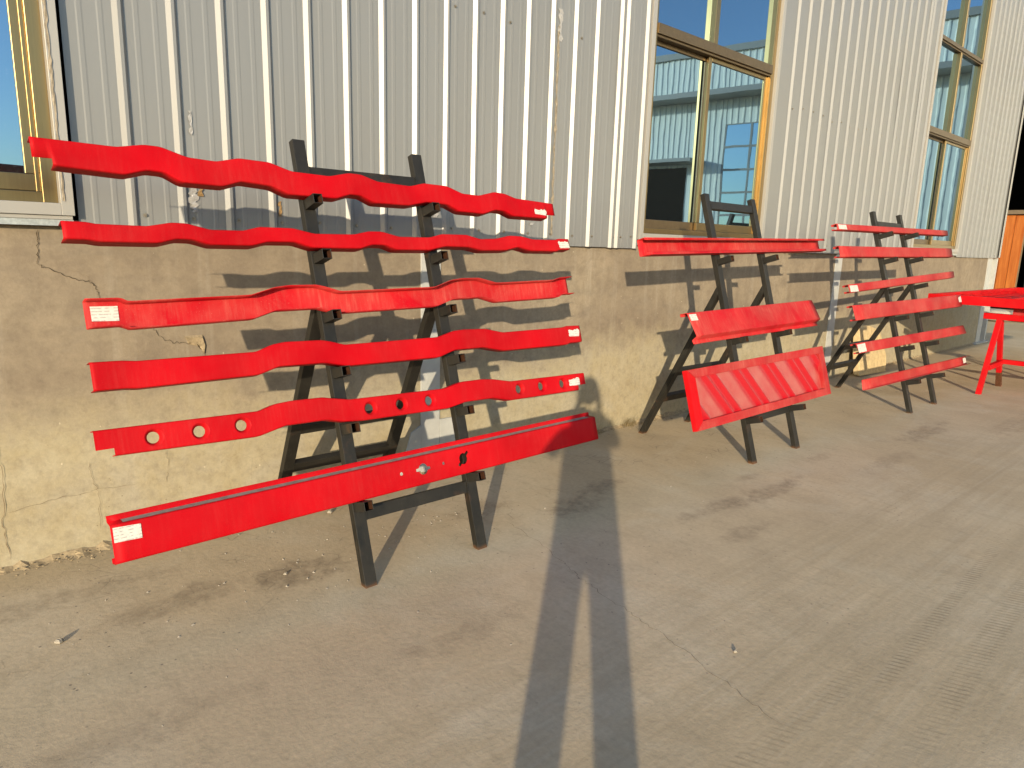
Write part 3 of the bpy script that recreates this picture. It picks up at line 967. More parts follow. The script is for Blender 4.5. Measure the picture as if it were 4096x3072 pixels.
def wavy(top, bot, x0, x1, d, front=False, tabs=(), wn=WN, lip=0.0, y0=Y1, n=170):
    X = np.linspace(x0, x1, n)
    t = smooth_eval(top, X)
    b = smooth_eval(bot, X)
    if front:
        return loft(y0, X, lambda i: sec_front(t[i], b[i], wn - d, d, lip=lip))
    if not tabs:
        return loft(y0, X, lambda i: sec_back(t[i], b[i], wn, d, lip=lip))
    # one web from end to end, its lower edge stepping up where the lower flange is cut away
    xs_, ub_ = [], []
    (la, lb, lu, _), (ra, rb, ru, _) = tabs
    for x in np.linspace(la, lb, 5):
        xs_.append(x); ub_.append(lu)
    for x, q in zip(X, b):
        xs_.append(x); ub_.append(q + .006)
    for x in np.linspace(ra, rb, 5):
        xs_.append(x); ub_.append(ru)
    tt = smooth_eval(top, np.array(xs_))
    mb = loft(y0, xs_, lambda i: [(wn - d, tt[i])] + arc(wn - .006, tt[i] - .006, .006, math.pi / 2, 0) + [(wn, ub_[i])])
    low = loft(y0, X, lambda i: arc(wn - .006, b[i] + .006, .006, 0, -math.pi / 2) + [(wn - d, b[i])])
    mb.poly(low.v, low.f)
    return mb

G1 = 'red pressed rails on the nearest rack'
r = rail('long wavy red rail at the top of the nearest rack, its left end notched', Y1, wavy(b1t, b1b, .470, 2.950, .056, tabs=((.409, .4695, 1.867, True), (2.9505, 3.016, 1.782, True))), 'red', group=G1)
paper(r, Y1, [(2.853, 1.815), (2.949, 1.815), (2.945, 1.778), (2.851, 1.784)], WN + .003, torn=.35, seed=1)
r = rail('wavy red rail second from the top of the nearest rack, torn label at right', Y1, wavy(b2t, b2b, .467, 3.098, .062), 'red', group=G1)
paper(r, Y1, [(3.000, 1.628), (3.085, 1.630), (3.096, 1.583), (3.011, 1.581)], WN + .003, torn=.55, seed=2)
r = rail('red rail with open channel facing out and big white label at its left end', Y1, wavy(b3t, b3b, .504, 3.074, .052, front=True, wn=.078), 'red_dusty', group=G1)
paper(r, Y1, [(.524, 1.329), (.616, 1.328), (.615, 1.271), (.524, 1.273)], .026 + .003, seed=3)
r = rail('plain red rail with two humps, fourth from the top on the nearest rack', Y1, wavy(b4t, b4b, .487, 3.064, .054), 'red', group=G1)
paper(r, Y1, [(2.960, 1.086), (3.053, 1.089), (3.046, 1.041), (2.960, 1.044)], WN + .003, torn=.3, seed=4)

def apply_boolean(o, cutters):
    for c in cutters:
        md = o.modifiers.new('hole', 'BOOLEAN')
        md.operation = 'DIFFERENCE'
        md.object = c
        md.solver = 'EXACT'
    dg = bpy.context.evaluated_depsgraph_get()
    me = bpy.data.meshes.new_from_object(o.evaluated_get(dg))
    o.modifiers.clear()
    old = o.data
    o.data = me
    for c in cutters:
        cm = c.data
        bpy.data.objects.remove(c)
        bpy.data.meshes.remove(cm)
    return o

def cutter(y0, outline, n0, n1, og):
    k = len(outline)
    m = MB()
    m.poly([P(y0, x, u, n0) for x, u in outline] + [P(y0, x, u, n1) for x, u in outline],
           [tuple(range(k)), tuple(range(2 * k - 1, k - 1, -1))] + [(i, (i + 1) % k, k + (i + 1) % k, k + i) for i in range(k)])
    return obj('cutter', m, 'red')

def circ(x, u, r_, k=24):
    return [(x + r_ * math.cos(2 * math.pi * i / k), u + r_ * math.sin(2 * math.pi * i / k)) for i in range(k)]

b5h = [(0.66, 0.813), (0.827, 0.81), (0.991, 0.809), (1.58, 0.799), (1.747, 0.796), (1.912, 0.793), (2.508, 0.781), (2.677, 0.778), (2.846, 0.774)]
r5 = rail('red rail punched with nine round holes, fifth on the nearest rack', Y1, wavy(b5t, b5b, .524, 2.966, .050, tabs=((.465, .5235, .795, True), (2.9665, 3.030, .750, True))), 'red', group=G1)
apply_boolean(r5, [cutter(Y1, circ(x, u, .0335), .05, .10, None) for x, u in b5h])
for p in r5.data.polygons:
    p.use_smooth = False
for (x, u) in b5h:      # drawn collars round the holes
    prof = [(.0350, WN + .0019), (.0325, WN + .0012), (.0290, WN - .0030), (.0245, WN - .0085), (.0222, WN - .0165), (.0220, WN - .022)]
    m = MB().grid([[P(Y1, x + q * math.cos(2 * math.pi * i / 28), u + q * math.sin(2 * math.pi * i / 28), n) for i in range(29)] for q, n in prof])
    obj('hole_collar', m, 'red', r5, smooth=70)
paper(r5, Y1, [(2.894, .798), (2.984, .799), (2.981, .750), (2.891, .753)], WN + .003, torn=.25, seed=5)

# lowest rail of the near rack: deep channel with a raised back lip
X = np.linspace(.472, 3.060, 60)
ut6 = lambda x: .523 + (x - .472) * .0088
ub6 = lambda x: .383 + (x - .472) * .0105
def sec6(i):
    x = X[i]
    t, b = ut6(x), ub6(x)
    s = [(.026, t + .030), (.030, t + .032), (.033, t + .028), (.033, t + .011)]
    s += arc(WN - .007, t - .007, .007, math.pi / 2, 0) + arc(WN - .008, b + .008, .008, 0, -math.pi / 2)
    s += [(.024, b), (.024, b + .018)]
    return s
r6 = rail('deep straight red channel lowest on the nearest rack, with cut holes', Y1, loft(Y1, X, sec6), 'red', group=G1)
m = MB().grid([[P(Y1, x, ut6(x) + .0022 + (.074 - n_) * .26, n_) for n_ in (.036, .050, .062, .0725)] for x in X[1:-1]])
obj('dust_film', m, 'dust', r6)
def slot_hole(x, u, rx, ru, sl, sw, ang):
    pts = []
    k = 40
    for i in range(k):
        a = 2 * math.pi * i / k
        da = (a - ang + math.pi / 2) % math.pi - math.pi / 2
        rr = 1 / math.sqrt((math.cos(a) / rx) ** 2 + (math.sin(a) / ru) ** 2)
        if abs(math.sin(da) * rr) < sw:
            rr = sl
        pts.append((x + rr * math.cos(a), u + rr * math.sin(a)))
    return pts
apply_boolean(r6, [cutter(Y1, slot_hole(1.806, .470, .026, .027, .041, .0055, 0.02), .05, .10, None),
                   cutter(Y1, slot_hole(2.050, .476, .025, .028, .046, .006, .78), .05, .10, None),
                   cutter(Y1, circ(1.683, .470, .0085, 14), .05, .10, None), cutter(Y1, circ(1.927, .475, .0075, 14), .05, .10, None)])
paper(r6, Y1, [(.479, .513), (.570, .508), (.569, .456), (.478, .459)], WN + .003, seed=6)

# ---- middle rack
G2 = 'red sections on the middle rack'
X = np.linspace(0, 1, 30)
xs0 = np.array([3.675, 6.300])
def sec_r2a(i):
    x = 3.690 + (6.300 - 3.690) * X[i]
    t = 1.664 + .0236 * (x - 3.66)
    b = 1.553 + .0262 * (x - 3.70)
    return sec_front(t, b, .027, .060, .006, lip=.016)
o = rail('long red lipped channel with its open side out, top of the middle rack', Y2, MB().grid([[P(Y2, 3.690 + 2.62 * X[i], u, n) for n, u in sec_r2a(i)] for i in range(30)]), 'red_dusty', group=G2)
def sec_r2b(x):
    t = 1.147 + .0178 * (x - 4.02)
    b = .982 + .0142 * (x - 4.02)
    return [(.026, t - .016), (.026, t + .004), (.070, t + .002), (.078, t), (.082, t - .008), (.123, b + .008), (.125, b), (.120, b - .006), (.088, b - .022), (.085, b - .026), (.086, b - .034), (.093, b - .052)]
XX = np.linspace(4.022, 5.868, 24)
o = rail('short red angled section with returned lower edge, centre of the middle rack', Y2, MB().grid([[P(Y2, x, u, n) for n, u in sec_r2b(x)] for x in XX]), 'red_dusty', group=G2)
q = [(4.035, 1.141), (4.120, 1.142), (4.120, 1.092), (4.035, 1.090)]
m = MB().grid([[P(Y2, 4.035 + .085 * i / 5, 1.138 - .046 * j / 4, .0855 + .0115 * j / 4 + random.uniform(0, .0008)) for i in range(6)] for j in range(5)])
obj('paper_label', m, 'paper', o)

# framed tray panel with diagonal pressed ribs
pan = thing('ribbed_tray_panel', P(Y2, 4.9, .35, .05), 'red framed tray panel with diagonal pressed ribs, bottom of the middle rack', 'panel', G2)
PX0, PX1, PU0, PU1, PN0, PN1 = 3.932, 5.952, .343, .763, .022, .064
def pu(x):
    return .0072 * (x - 3.9)
def pq(x, u, n):
    return P(Y2, x, u + pu(x), n)
def fbar(x0a, x0b, x1a, x1b, u0, u1, n0=PN0, n1=PN1):
    """rail with mitred ends: a/b are the ends at u0 / u1"""
    m = MB()
    pts = [pq(x0a, u0, n0), pq(x1a, u0, n0), pq(x1b, u1, n0), pq(x0b, u1, n0), pq(x0a, u0, n1), pq(x1a, u0, n1), pq(x1b, u1, n1), pq(x0b, u1, n1)]
    return m.poly(pts, [(0, 3, 2, 1), (4, 5, 6, 7), (0, 1, 5, 4), (1, 2, 6, 5), (2, 3, 7, 6), (3, 0, 4, 7)])
FW, FS = .060, .085
obj('frame_rail', fbar(PX0 + .001, PX0 + FS - .0005, PX1 - .001, PX1 - FS + .0005, PU0, PU0 + FW), 'red_faded', pan, bevel=.002)
obj('frame_rail', fbar(PX0 + FS - .0005, PX0 + .001, PX1 - FS + .0005, PX1 - .001, PU1 - FW, PU1), 'red_faded', pan, bevel=.002)
for (xa, xb, s) in ((PX0, PX0 + FS - .001, 1), (PX1, PX1 - FS + .001, -1)):
    m = MB()
    pts = []
    for n in (PN0, PN1 - .001):
        pts += [pq(xa, PU0 + .001, n), pq(xb, PU0 + FW + .001, n), pq(xb, PU1 - FW - .001, n), pq(xa, PU1 - .001, n)]
    m.poly(pts, [(0, 3, 2, 1), (4, 5, 6, 7), (0, 1, 5, 4), (1, 2, 6, 5), (2, 3, 7, 6), (3, 0, 4, 7)])
    obj('frame_rail', m, 'red_table' if s > 0 else 'red_faded', pan, bevel=.002)
nx_, nu_ = 300, 36
rows = []
for j in range(nu_ + 1):
    u = PU0 + FW - .004 + (PU1 - PU0 - 2 * FW + .008) * j / nu_
    row = []
    for i in range(nx_ + 1):
        x = PX0 + FS - .01 + (PX1 - PX0 - 2 * FS + .02) * i / nx_
        ph = ((x + .84 * (u - .703) - 4.165 + .05) % .412) - .05
        h = 0.0
        for c_ in (.0, .115):
            if abs(ph - c_) < .045:
                h = .026 * math.cos((ph - c_) / .045 * math.pi / 2) ** 1.6
        row.append(pq(x, u, PN0 + .006 + h))
    rows.append(row)
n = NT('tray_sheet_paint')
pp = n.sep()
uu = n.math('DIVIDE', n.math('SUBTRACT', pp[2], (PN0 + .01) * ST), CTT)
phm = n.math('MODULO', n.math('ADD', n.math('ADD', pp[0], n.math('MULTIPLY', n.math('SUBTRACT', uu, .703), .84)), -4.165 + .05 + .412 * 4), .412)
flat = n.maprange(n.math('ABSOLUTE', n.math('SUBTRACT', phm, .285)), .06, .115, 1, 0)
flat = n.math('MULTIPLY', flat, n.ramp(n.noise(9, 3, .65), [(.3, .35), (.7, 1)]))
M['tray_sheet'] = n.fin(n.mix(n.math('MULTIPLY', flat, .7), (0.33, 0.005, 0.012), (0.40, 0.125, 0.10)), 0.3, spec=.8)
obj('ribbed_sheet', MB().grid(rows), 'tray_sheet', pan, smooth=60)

# ---- far rack
G3 = 'dusty red rails on the farthest rack'
def straight(label, pts, d=.050, lip=.014, wn=.080, left_lab=False, right_lab=False, front=False, mat='red_faded'):
    (xa, ta), (xb, tb), (xc, bb), (xd, ba) = pts
    n = 12
    rows = []
    for i in range(n + 1):
        s = i / n
        t = ta + (tb - ta) * s
        b = ba + (bb - ba) * s
        sec = sec_front(t, b, wn - d, d, lip=lip) if front else sec_back(t, b, wn, d, lip=lip)
        umax = max(u for _, u in sec)
        row = []
        for (nn, u) in sec:
            k = 0 if t == b else (t - u) / (t - b)
            row.append(P(Y3, (xa + (xd - xa) * k) * (1 - s) + (xb + (xc - xb) * k) * s, u, nn))
        rows.append(row)
    o = rail(label, Y3, MB().grid(rows), mat, group=G3)
    h = ta - ba
    nn = (wn if not front else wn - d) + .003
    if left_lab:
        paper(o, Y3, [(xa + .02, ta - h * .12), (xa + .19, ta - h * .10), (xa + .20, ta - h * .12 - min(.075, h * .8)), (xa + .03, ta - h * .12 - min(.078, h * .82))], nn, seed=int(xa * 77))
    if right_lab:
        paper(o, Y3, [(xb - .13, tb - h * .12), (xb - .02, tb - h * .12), (xb - .03, tb - h * .12 - min(.07, h * .7)), (xb - .13, tb - h * .12 - min(.072, h * .7))], nn, torn=.2, seed=int(xb * 77))
    return o
straight('thin dusty red rail at the top of the farthest rack', [(6.41, 1.874), (9.400, 1.916), (9.392, 1.856), (6.405, 1.822)], left_lab=True)
straight('dusty red rail second from the top of the farthest rack, without a label', [(6.365, 1.668), (9.425, 1.700), (9.418, 1.598), (6.360, 1.570)])
straight('dusty red rail tilted up to the right, third on the farthest rack', [(6.410, 1.312), (9.345, 1.424), (9.335, 1.350), (6.425, 1.240)], left_lab=True)
straight('broad dusty red rail fourth on the farthest rack, label at right', [(6.42, 1.121), (9.455, 1.140), (9.415, 1.000), (6.440, .985)], right_lab=True)
straight('dusty red rail with slanted ends, fifth on the farthest rack', [(6.345, .778), (9.325, .777), (9.390, .678), (6.390, .686)], left_lab=True)
straight('dusty red open channel lowest on the farthest rack', [(6.450, .444), (9.380, .414), (9.365, .320), (6.430, .352)], front=True, right_lab=True, lip=0)

# ------------------------------------------------------------------ concrete slab propped against the wall
m = MB()
front = [(9.13, -.215, .012), (9.93, -.240, .0), (9.985, -.200, .20), (9.94, -.150, .38), (9.86, -.118, .55), (9.55, -.100, .63), (9.22, -.105, .615), (9.16, -.160, .30)]
back = [(x, y + .085, z + .012) for x, y, z in front]
k = len(front)
m.poly(front + back, [tuple(range(k)), tuple(range(2 * k - 1, k - 1, -1))] + [(i, k + i, k + (i + 1) % k, (i + 1) % k) for i in range(k)])
tag(obj('concrete_slab', m, 'block', None, origin=(9.5, -.2, 0), bevel=.01), 'broken tan concrete slab propped on the wall behind the farthest rack', 'slab')

# ------------------------------------------------------------------ red slatted table on a trestle
tb = thing('work_table', (10.5, -2.0, .91), 'red steel grid tabletop at the right edge, resting on a trestle', 'table')
TX0, TX1, TY0, TY1, TZ0, TZ1 = 9.42, 13.3, -3.35, -.775, 1.000, 1.105
for (x0, x1, y0, y1) in ((TX0, TX0 + .05, TY0, TY1), (TX1 - .05, TX1, TY0, TY1)):
    obj('end_rail', MB().box((x0, y0, TZ0), (x1, y1, TZ1)), 'red_table', tb, bevel=.003)
for (y0, y1) in ((TY0 + .0, TY0 + .05), (TY1 - .05, TY1 - .0), (-1.62, -1.57), (-2.50, -2.45)):
    obj('long_rail', MB().box((TX0 + .0505, y0, TZ0 + .003), (TX1 - .0505, y1, TZ1 - .002)), 'red_table', tb, bevel=.003)
k = 0
x = TX0 + .16
slat_mesh = {}
while x < TX1 - .1:
    for (ya, yb) in ((TY0 + .06, -2.51), (-2.44, -1.63), (-1.56, TY1 - .06)):
        key = (round(ya, 3))
        if key not in slat_mesh:
            L_ = yb - ya
            pr = []
            path = [(0, -.034), (.012, -.030), (.075, .038), (.10, .042), (L_ - .10, .042), (L_ - .075, .038), (L_ - .012, -.030), (L_, -.034)]
            m = MB()
            rows = []
            for (yy, zz) in path:
                rows.append([(-.014, yy, zz - .003), (-.014, yy, zz + .003), (.014, yy, zz + .003), (.014, yy, zz - .003), (-.014, yy, zz - .003)])
            m.grid(rows)
            me = m.mesh('slat')
            me.materials.append(M['red_table'])
            slat_mesh[key] = me
        s = bpy.data.objects.new('slat', slat_mesh[key])
        COL.objects.link(s)
        s.parent = tb
        s.location = Vector((x, ya, 1.055)) - tb.location
    x += .42
obj('shade_sheet', MB().box((TX0 + .052, TY0 + .052, TZ0 + .012), (TX1 - .052, -.945, TZ0 + .016)), 'red_table', tb)  # sheet added under the slats to keep the tabletop's wall shadow solid
strip = MB().box((TX0 + .052, -.905, TZ0 + .012), (TX1 - .052, TY1 - .052, TZ0 + .016))  # added strip, slotted so dashes of sunlight land inside that shadow
x = TX0 + .052
while x < TX1 - .06:
    strip.box((x, -.9448, TZ0 + .0125), (min(x + .11, TX1 - .053), -.9052, TZ0 + .0155))
    x += .19
obj('light_slot_strip', strip, 'red_table', tb)

tr_ = thing('trestle', (9.66, -1.9, 0), 'red steel trestle under the grid tabletop, rust on one foot', 'trestle')
AX, AZ = 9.66, .845
def tleg(xf, yf, xt, yt, mat, zt=AZ):
    a, b = Vector((xf, yf, 0)), Vector((xt, yt, zt))
    d = (b - a).normalized()
    ex = Vector((0, 1, 0))
    ey = d.cross(ex)
    m = MB()
    pts0 = []
    for s, t in ((-1, -1), (1, -1), (1, 1), (-1, 1)):
        q = a + ex * .026 * s + ey * .026 * t
        pts0.append(q - d * (q.z / d.z))
    pts1 = [b + ex * .026 * s + ey * .026 * t for s, t in ((-1, -1), (1, -1), (1, 1), (-1, 1))]
    m.poly(pts0 + pts1, [(0, 3, 2, 1), (4, 5, 6, 7)] + [(i, (i + 1) % 4, 4 + (i + 1) % 4, 4 + i) for i in range(4)])
    return obj('leg', m, mat, tr_, bevel=.002)
for yf in (-1.50, -3.0):
    tleg(9.255, yf, AX - .03, yf, 'red_table')
    lg = tleg(10.07, yf, AX + .03, yf, 'red_table')
    obj('brace', MB().prism((9.40, yf - .02, .30), (9.93, yf - .02, .315), (0, 1, 0), (0, 0, 1), .022, .03, .003), 'red_table', tr_, bevel=.002)
m = MB()
a, b = Vector((10.0715, -1.50, .0)), Vector((9.985, -1.50, .19))
d = (b - a).normalized()
m.prism(a + d * .004, b, (0, 1, 0), d.cross(Vector((0, 1, 0))), .0275, .0275)
obj('rust_patch', m, 'rust', tr_)
obj('top_bar', MB().box((AX - .045, -3.25, .842), (AX + .045, -1.335, .912)), 'red_table', tr_, bevel=.003)
obj('stretcher', MB().box((9.90, -2.98, .30), (9.95, -1.50, .355)), 'red_table', tr_, bevel=.002)
ga = thing('angle_offcut', (9.66, -1.75, .912), 'dusty red angle iron lying on the trestle bar under the tabletop', 'angle iron')
m = MB()
m.poly([(9.62, -1.62, .9135), (9.62, -3.1, .9135), (9.72, -3.1, .9135), (9.72, -1.62, .9135), (9.62, -1.62, .998), (9.62, -3.1, .998)], [(0, 1, 2, 3), (0, 4, 5, 1), (0, 3, 4)])
obj('flange', m, 'red_faded', ga, solid=.004)

# sacks and rubble beyond the corner
def sack(x, y, z, sx, sy, sz, label, seed, rz=0.0):
    r = np.random.default_rng(seed)
    m = MB()
    rows = []
    for i in range(13):
        th = math.pi * i / 12
        row = []
        for j in range(21):
            ph = 2 * math.pi * j / 20
            f = lambda c, e: math.copysign(abs(c) ** e, c)
            k = 1 + .06 * math.sin(3 * ph + seed) * math.sin(th) + .04 * math.sin(7 * ph + 2 * th)
            px = sx * f(math.sin(th), .6) * f(math.cos(ph), .6) * k
            py = sy * f(math.sin(th), .6) * f(math.sin(ph), .6) * k
            pz = sz * (1 + f(math.cos(th), .7))
            row.append((x + px * math.cos(rz) - py * math.sin(rz), y + px * math.sin(rz) + py * math.cos(rz), z + pz))
        rows.append(row)
    m.grid(rows)
    o = obj('sack', m, 'bag', None, origin=(x, y, z), smooth=70)
    return tag(o, label, 'sack', 'sacks beyond the corner')
sack(20.6, 1.15, 0, .42, .28, .15, 'white sack on the ground just past the building corner', 3, .4)
sack(21.3, .55, 0, .6, .4, .15, 'flat white sack on the ground farther right past the corner', 5, -.3)

# ------------------------------------------------------------------ debris, pebbles, dry grass
def chip(m, c, s, r, flat=.6):
    th = r.uniform(0, 6.28)
    pts = []
    for k in range(5):
        a = th + k * 1.2566 + r.uniform(-.3, .3)
        q = s * r.uniform(.6, 1.1)
        pts.append((c[0] + q * math.cos(a), c[1] + q * math.sin(a), c[2]))
    top = (c[0] + r.uniform(-.3, .3) * s, c[1] + r.uniform(-.3, .3) * s, c[2] + s * flat * r.uniform(.7, 1.3))
    top2 = (top[0] + .4 * s * math.cos(th), top[1] + .4 * s * math.sin(th), top[2] * .9 + c[2] * .1)
    m.poly(pts + [top, top2], [(0, 1, 6), (1, 2, 5, 6), (2, 3, 5), (3, 4, 5), (4, 0, 6, 5), (4, 3, 2, 1, 0)])
r = random.Random(5)
rub = MB()
clusters = [(.15, .25, 40), (.45, .35, 70), (.9, .3, 40), (2.2, .5, 60), (2.75, .35, 40), (3.9, .25, 40), (4.55, .35, 90), (4.9, .25, 60), (6.2, .5, 40), (8.9, .35, 110), (10.7, .35, 120), (11.6, .6, 60), (14.8, .25, 40), (7.3, .6, 30)]
for (xc, sp, cnt) in clusters:
    for _ in range(cnt):
        x = r.gauss(xc, sp)
        dist = abs(r.gauss(0, .035))
        s = r.uniform(.003, .010) * (1.9 if r.random() < .08 else 1)
        if x < 9:
            s *= .85
        chip(rub, (x, -.012 - dist, max(0, .02 - dist * .3) * r.random()), s, r)
for i in range(220):          # mortar crust along the whole foot of the wall
    x = -1 + 15.5 * r.random()
    chip(rub, (x, -.006 - abs(r.gauss(0, .012)), 0), r.uniform(.005, .012), r, .6)
fil = []
for i in range(520):
    x = -1.5 + 16 * i / 519
    q = .5 + .5 * math.sin(x * 2.1) * math.sin(x * .77 + 1)
    hh = (.006 + .020 * q * r.random() + .012 * r.random())
    ww = .010 + .045 * q * r.random() + .02 * r.random()
    fil.append([(x, -.002, hh + .004), (x, -.008, hh), (x, -.008 - ww * .45, hh * .35 * r.uniform(.6, 1.3)), (x, -.008 - ww, -.001)])
rub.grid(fil)
o = obj('rubble', rub, 'mortar')
tag(o, 'crumbled mortar and grit along the foot of the rendered plinth', 'rubble', kind='stuff')
gr = MB()
for _ in range(230):
    x, y = r.uniform(-.2, 9.5), -abs(r.gauss(.2, 1.0)) - .05
    chip(gr, (x, y, .0), r.choice((.0025, .003, .004, .004, .006)) * r.uniform(.8, 1.3), r)
for (xc, yc, cnt) in ((1.25, -.85, 30), (2.0, -.7, 30), (8.9, -.9, 40), (8.6, -.5, 30), (10.2, -.7, 30)):
    for _ in range(cnt):
        chip(gr, (r.gauss(xc, .3), r.gauss(yc, .2), 0), r.uniform(.003, .009), r)
tag(obj('gravel', gr, 'stone'), 'scattered grit and tiny stones on the concrete yard', 'gravel', kind='stuff')
for (x, y, s, lab) in ((.312, -.833, .016, 'small pale pebble alone on the concrete at the lower left'),
                       (1.721, -.276, .016, 'pale pebble on the concrete behind the lowest rail of the nearest rack'),
                       (1.212, -.833, .010, 'white pebble lying in the dark stain before the nearest rack'),
                       (2.309, -2.522, .010, 'leaf-like pale flake on the open concrete at lower right'),
                       (8.66, -.62, .022, 'pale stone by the rear foot of the farthest rack')):
    m = MB()
    rr = random.Random(int(x * 1000))
    rows = []
    for i in range(6):
        th = math.pi * i / 5
        rows.append([(x + s * math.sin(th) * math.cos(a * .785) * (1 + .2 * math.sin(a + x * 9)), y + .75 * s * math.sin(th) * math.sin(a * .785) * (1 + .2 * math.cos(a * 2)), .62 * s * (1 - math.cos(th)) * (1 + .15 * math.sin(a * 1.6))) for a in range(9)])
    m.grid(rows)
    tag(obj('pebble', m, 'stone', None, origin=(x, y, 0)), lab, 'pebble', 'pebbles on the concrete')
def tuft(x, y, n, h, label, seed):
    r = random.Random(seed)
    m = MB()
    for _ in range(n):
        a = r.uniform(0, 6.28)
        l = h * r.uniform(.5, 1.2)
        lean = r.uniform(.3, 1.3)
        bx, by = x + r.gauss(0, .05), y + r.gauss(0, .02)
        dx, dy = math.cos(a) * lean, -abs(math.sin(a)) * lean * .6
        wd = .0022
        pts = []
        for k in range(4):
            t = k / 3
            cx, cy, cz = bx + dx * l * t * t, by + dy * l * t * t, l * t * (1 - .3 * t * lean * .6)
            ww = wd * (1 - t * .8)
            pts += [(cx - ww, cy, cz), (cx + ww, cy, cz)]
        m.poly(pts, [(0, 1, 3, 2), (2, 3, 5, 4), (4, 5, 7, 6)])
    return tag(obj('dry_grass', m, 'grass', None, origin=(x, y, 0)), label, 'dry grass')
tuft(4.72, -.03, 60, .09, 'dry grass tuft at the wall foot left of the middle rack', 2)
tuft(4.25, -.03, 70, .055, 'low dry weeds at the wall foot in the shadow of the head', 4)
# hairline crack across the yard slab
def gcrack(pts, wid, seed):
    m = ribbon(pts, wid, 0, .012, seed)
    m.v = [(a, c, .004) for a, b, c in m.v]
    return m
gk = bpy.data.objects['ground']
for i, pts in enumerate(([(2.316, -1.597), (2.273, -1.745), (2.242, -1.915), (2.215, -2.095), (2.177, -2.292), (2.131, -2.495), (2.091, -2.675), (2.05, -2.85)], [(2.45, -1.0), (2.40, -1.3), (2.316, -1.597)])):
    obj('crack', gcrack(pts, .0016, 20 + i), 'crack', gk)

# ------------------------------------------------------------------ the photographer, standing behind the camera
LH = Vector((LIGHT.x, LIGHT.y, 0)).normalized()
SD = Vector((LH.y, -LH.x, 0))
def body(s, d, z):
    """s to the right across the sun's line, d back from the camera, z up"""
    return Vector((CAM.x, CAM.y, 0)) + SD * s - LH * d + Vector((0, 0, z))
pr_ = thing('person', body(.08, .42, 0), 'person standing and raising a phone, known by the long shadow on the concrete', 'person')
C0 = .078
J = {
    'pel': (C0, .42, .92, .175, .12), 'wst': (C0, .41, 1.08, .185, .13), 'chs': (C0, .41, 1.27, .195, .13), 'nkb': (C0, .42, 1.42, .118, .075),
    'nk': (C0 + .006, .40, 1.50, .088, .066),
    'shl': (C0 - .165, .42, 1.375, .062, .06), 'ell': (C0 - .27, .33, 1.13, .066, .06), 'wrl': (C0 - .105, .13, 1.37, .036, .034),
    'shr': (C0 + .165, .42, 1.375, .062, .06), 'elr': (C0 + .235, .33, 1.20, .066, .06), 'wrr': (C0 + .095, .13, 1.41, .036, .034),
    'hpl': (C0 - .095, .42, .82, .115, .10), 'knl': (C0 - .150, .40, .48, .076, .075), 'anl': (C0 - .205, .42, .09, .052, .052), 'tol': (C0 - .225, .24, .035, .042, .034),
    'hpr': (C0 + .095, .42, .82, .110, .10), 'knr': (C0 + .090, .40, .48, .072, .075), 'anr': (C0 + .075, .42, .09, .050, .052), 'tor': (C0 + .085, .24, .035, .042, .034)}
E_ = [('pel', 'wst'), ('wst', 'chs'), ('chs', 'nkb'), ('nkb', 'nk'), ('chs', 'shl'), ('shl', 'ell'), ('ell', 'wrl'), ('chs', 'shr'), ('shr', 'elr'), ('elr', 'wrr'),
      ('pel', 'hpl'), ('hpl', 'knl'), ('knl', 'anl'), ('anl', 'tol'), ('pel', 'hpr'), ('hpr', 'knr'), ('knr', 'anr'), ('anr', 'tor')]
names = list(J)
bmsh = bpy.data.meshes.new('clothed_body')
bmsh.from_pydata([body(*J[n][:3]) - wloc(pr_) for n in names], [(names.index(a), names.index(b)) for a, b in E_], [])
bmsh.materials.append(M['cloth'])
bo = bpy.data.objects.new('clothed_body', bmsh)
COL.objects.link(bo)
bo.parent = pr_
sk = bo.modifiers.new('skin', 'SKIN')
for i, n in enumerate(names):
    v = bmsh.skin_vertices[0].data[i]
    v.radius = J[n][3:5]
    v.use_root = (n == 'pel')
sb = bo.modifiers.new('sub', 'SUBSURF')
sb.levels = sb.render_levels = 2
# head with face, ears and hair
def blob(name, c, r3, mat, parent, fn=None, nth=18, nph=26):
    rows = []
    for i in range(nth + 1):
        th = math.pi * i / nth
        row = []
        for j in range(nph + 1):
            ph = 2 * math.pi * j / nph
            v = [math.sin(th) * math.cos(ph), math.sin(th) * math.sin(ph), math.cos(th)]   # s, forward, z
            k = fn(v) if fn else 1.0
            q = c + SD * v[0] * r3[0] * k + LH * v[1] * r3[1] * k + Vector((0, 0, v[2] * r3[2] * k))
            row.append(tuple(q))
        rows.append(row)
    return obj(name, MB().grid(rows), mat, parent, smooth=80)
HC = body(C0 + .006, .375, 1.635)
def face(v):
    k = 1.0
    if v[1] > .6 and abs(v[0]) < .18 and -.25 < v[2] < .12:
        k += .10 * (1 - abs(v[0]) / .18)
    if v[2] < -.55:
        k += .04 * max(0, v[1]) - .06 * abs(v[0])
    return k
hd = blob('head', HC, (.078, .098, .122), 'skin', pr_, face)
blob('hair', HC + Vector((0, 0, .018)) - LH * .016, (.083, .096, .112), 'phone', pr_, lambda v: .72 if (v[2] < -.2 or (v[1] > .55 and v[2] < .45)) else 1.0)
for s in (-1, 1):
    blob('ear', HC + SD * (.080 * s) - LH * .005, (.012, .02, .032), 'skin', pr_, None, 8, 10)
    blob('eye', HC + SD * (.030 * s) + LH * .088 + Vector((0, 0, .012)), (.014, .010, .010), 'bag', pr_, None, 8, 10)
blob('mouth', HC + LH * .090 - Vector((0, 0, .062)), (.024, .008, .006), 'rust', pr_, None, 8, 10)
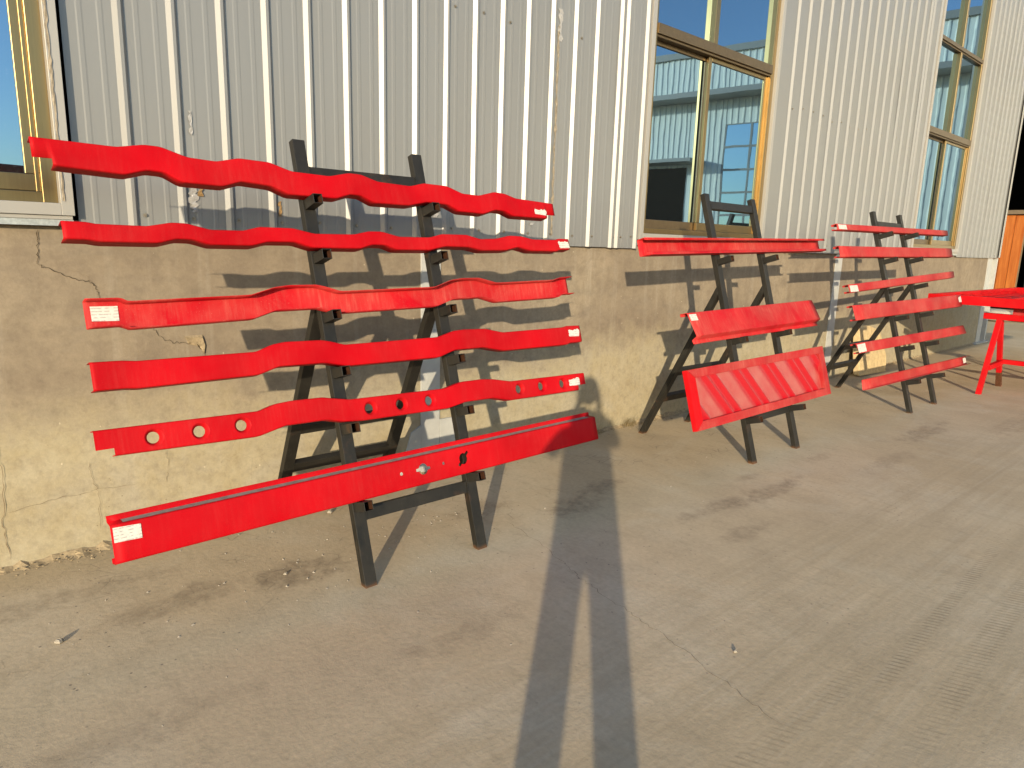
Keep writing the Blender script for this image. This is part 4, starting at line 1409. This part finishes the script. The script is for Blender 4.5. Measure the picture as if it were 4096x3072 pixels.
# phone held up in front of the face, hands round its edges
ph = thing('phone', CAM - fw * .018 + rt * .060, 'dark phone held up before the face of the photographer', 'phone')
pc = CAM - fw * .018 + rt * .060
m = MB()
rows8 = []
for t in (-.0045, .0045):
    rows8 += [pc + rt * a + up * b + fw * t for a, b in ((-.080, -.052), (.080, -.052), (.080, .025), (-.080, .025))]
m.poly(rows8, [(0, 3, 2, 1), (4, 5, 6, 7), (0, 1, 5, 4), (1, 2, 6, 5), (2, 3, 7, 6), (3, 0, 4, 7)])
obj('shell', m, 'phone', ph, bevel=.003)
def hand(sgn, wrist):
    """palm and five bent fingers gripping one short edge of the phone"""
    vs_, es, rad = [], [], []
    def add(p, r_, prev=None):
        vs_.append(p - wloc(pr_))
        rad.append(r_)
        if prev is not None:
            es.append((prev, len(vs_) - 1))
        return len(vs_) - 1
    e = pc + rt * .086 - up * .018 if sgn > 0 else pc - rt * .040 - up * .060
    w0 = add(wrist, .028)
    p1 = add(wrist * .45 + e * .55 - fw * .012 + rt * .012 * sgn, .030, w0)
    p2 = add(e - fw * .010 + rt * .010 * sgn, .022, p1)
    for k, (du, ln) in enumerate(((.030, .052), (.010, .058), (-.012, .054), (-.030, .044))):
        a = add(e + up * du + rt * .016 * sgn + fw * .004 - fw * .012, .009, p2)
        b = add(e + up * (du * 1.05) + rt * .010 * sgn - fw * .002, .0085, a)
        add(e + up * (du * 1.05) - rt * (.012 + ln * .15) * sgn - fw * .003 + fw * .0, .0075, b)
    t1 = add(e - up * .034 - fw * .030 + rt * .004 * sgn, .011, p1)
    add(e - up * .006 - fw * .026 - rt * .022 * sgn, .0085, t1)
    me = bpy.data.meshes.new('hand')
    me.from_pydata(vs_, es, [])
    me.materials.append(M['skin'])
    o = bpy.data.objects.new('hand', me)
    COL.objects.link(o)
    o.parent = pr_
    md = o.modifiers.new('skin', 'SKIN')
    for i, q in enumerate(rad):
        me.skin_vertices[0].data[i].radius = (q, q)
        me.skin_vertices[0].data[i].use_root = (i == 0)
    s2 = o.modifiers.new('sub', 'SUBSURF')
    s2.levels = s2.render_levels = 1
hand(-1, body(*J['wrl'][:3]))
hand(1, body(*J['wrr'][:3]))
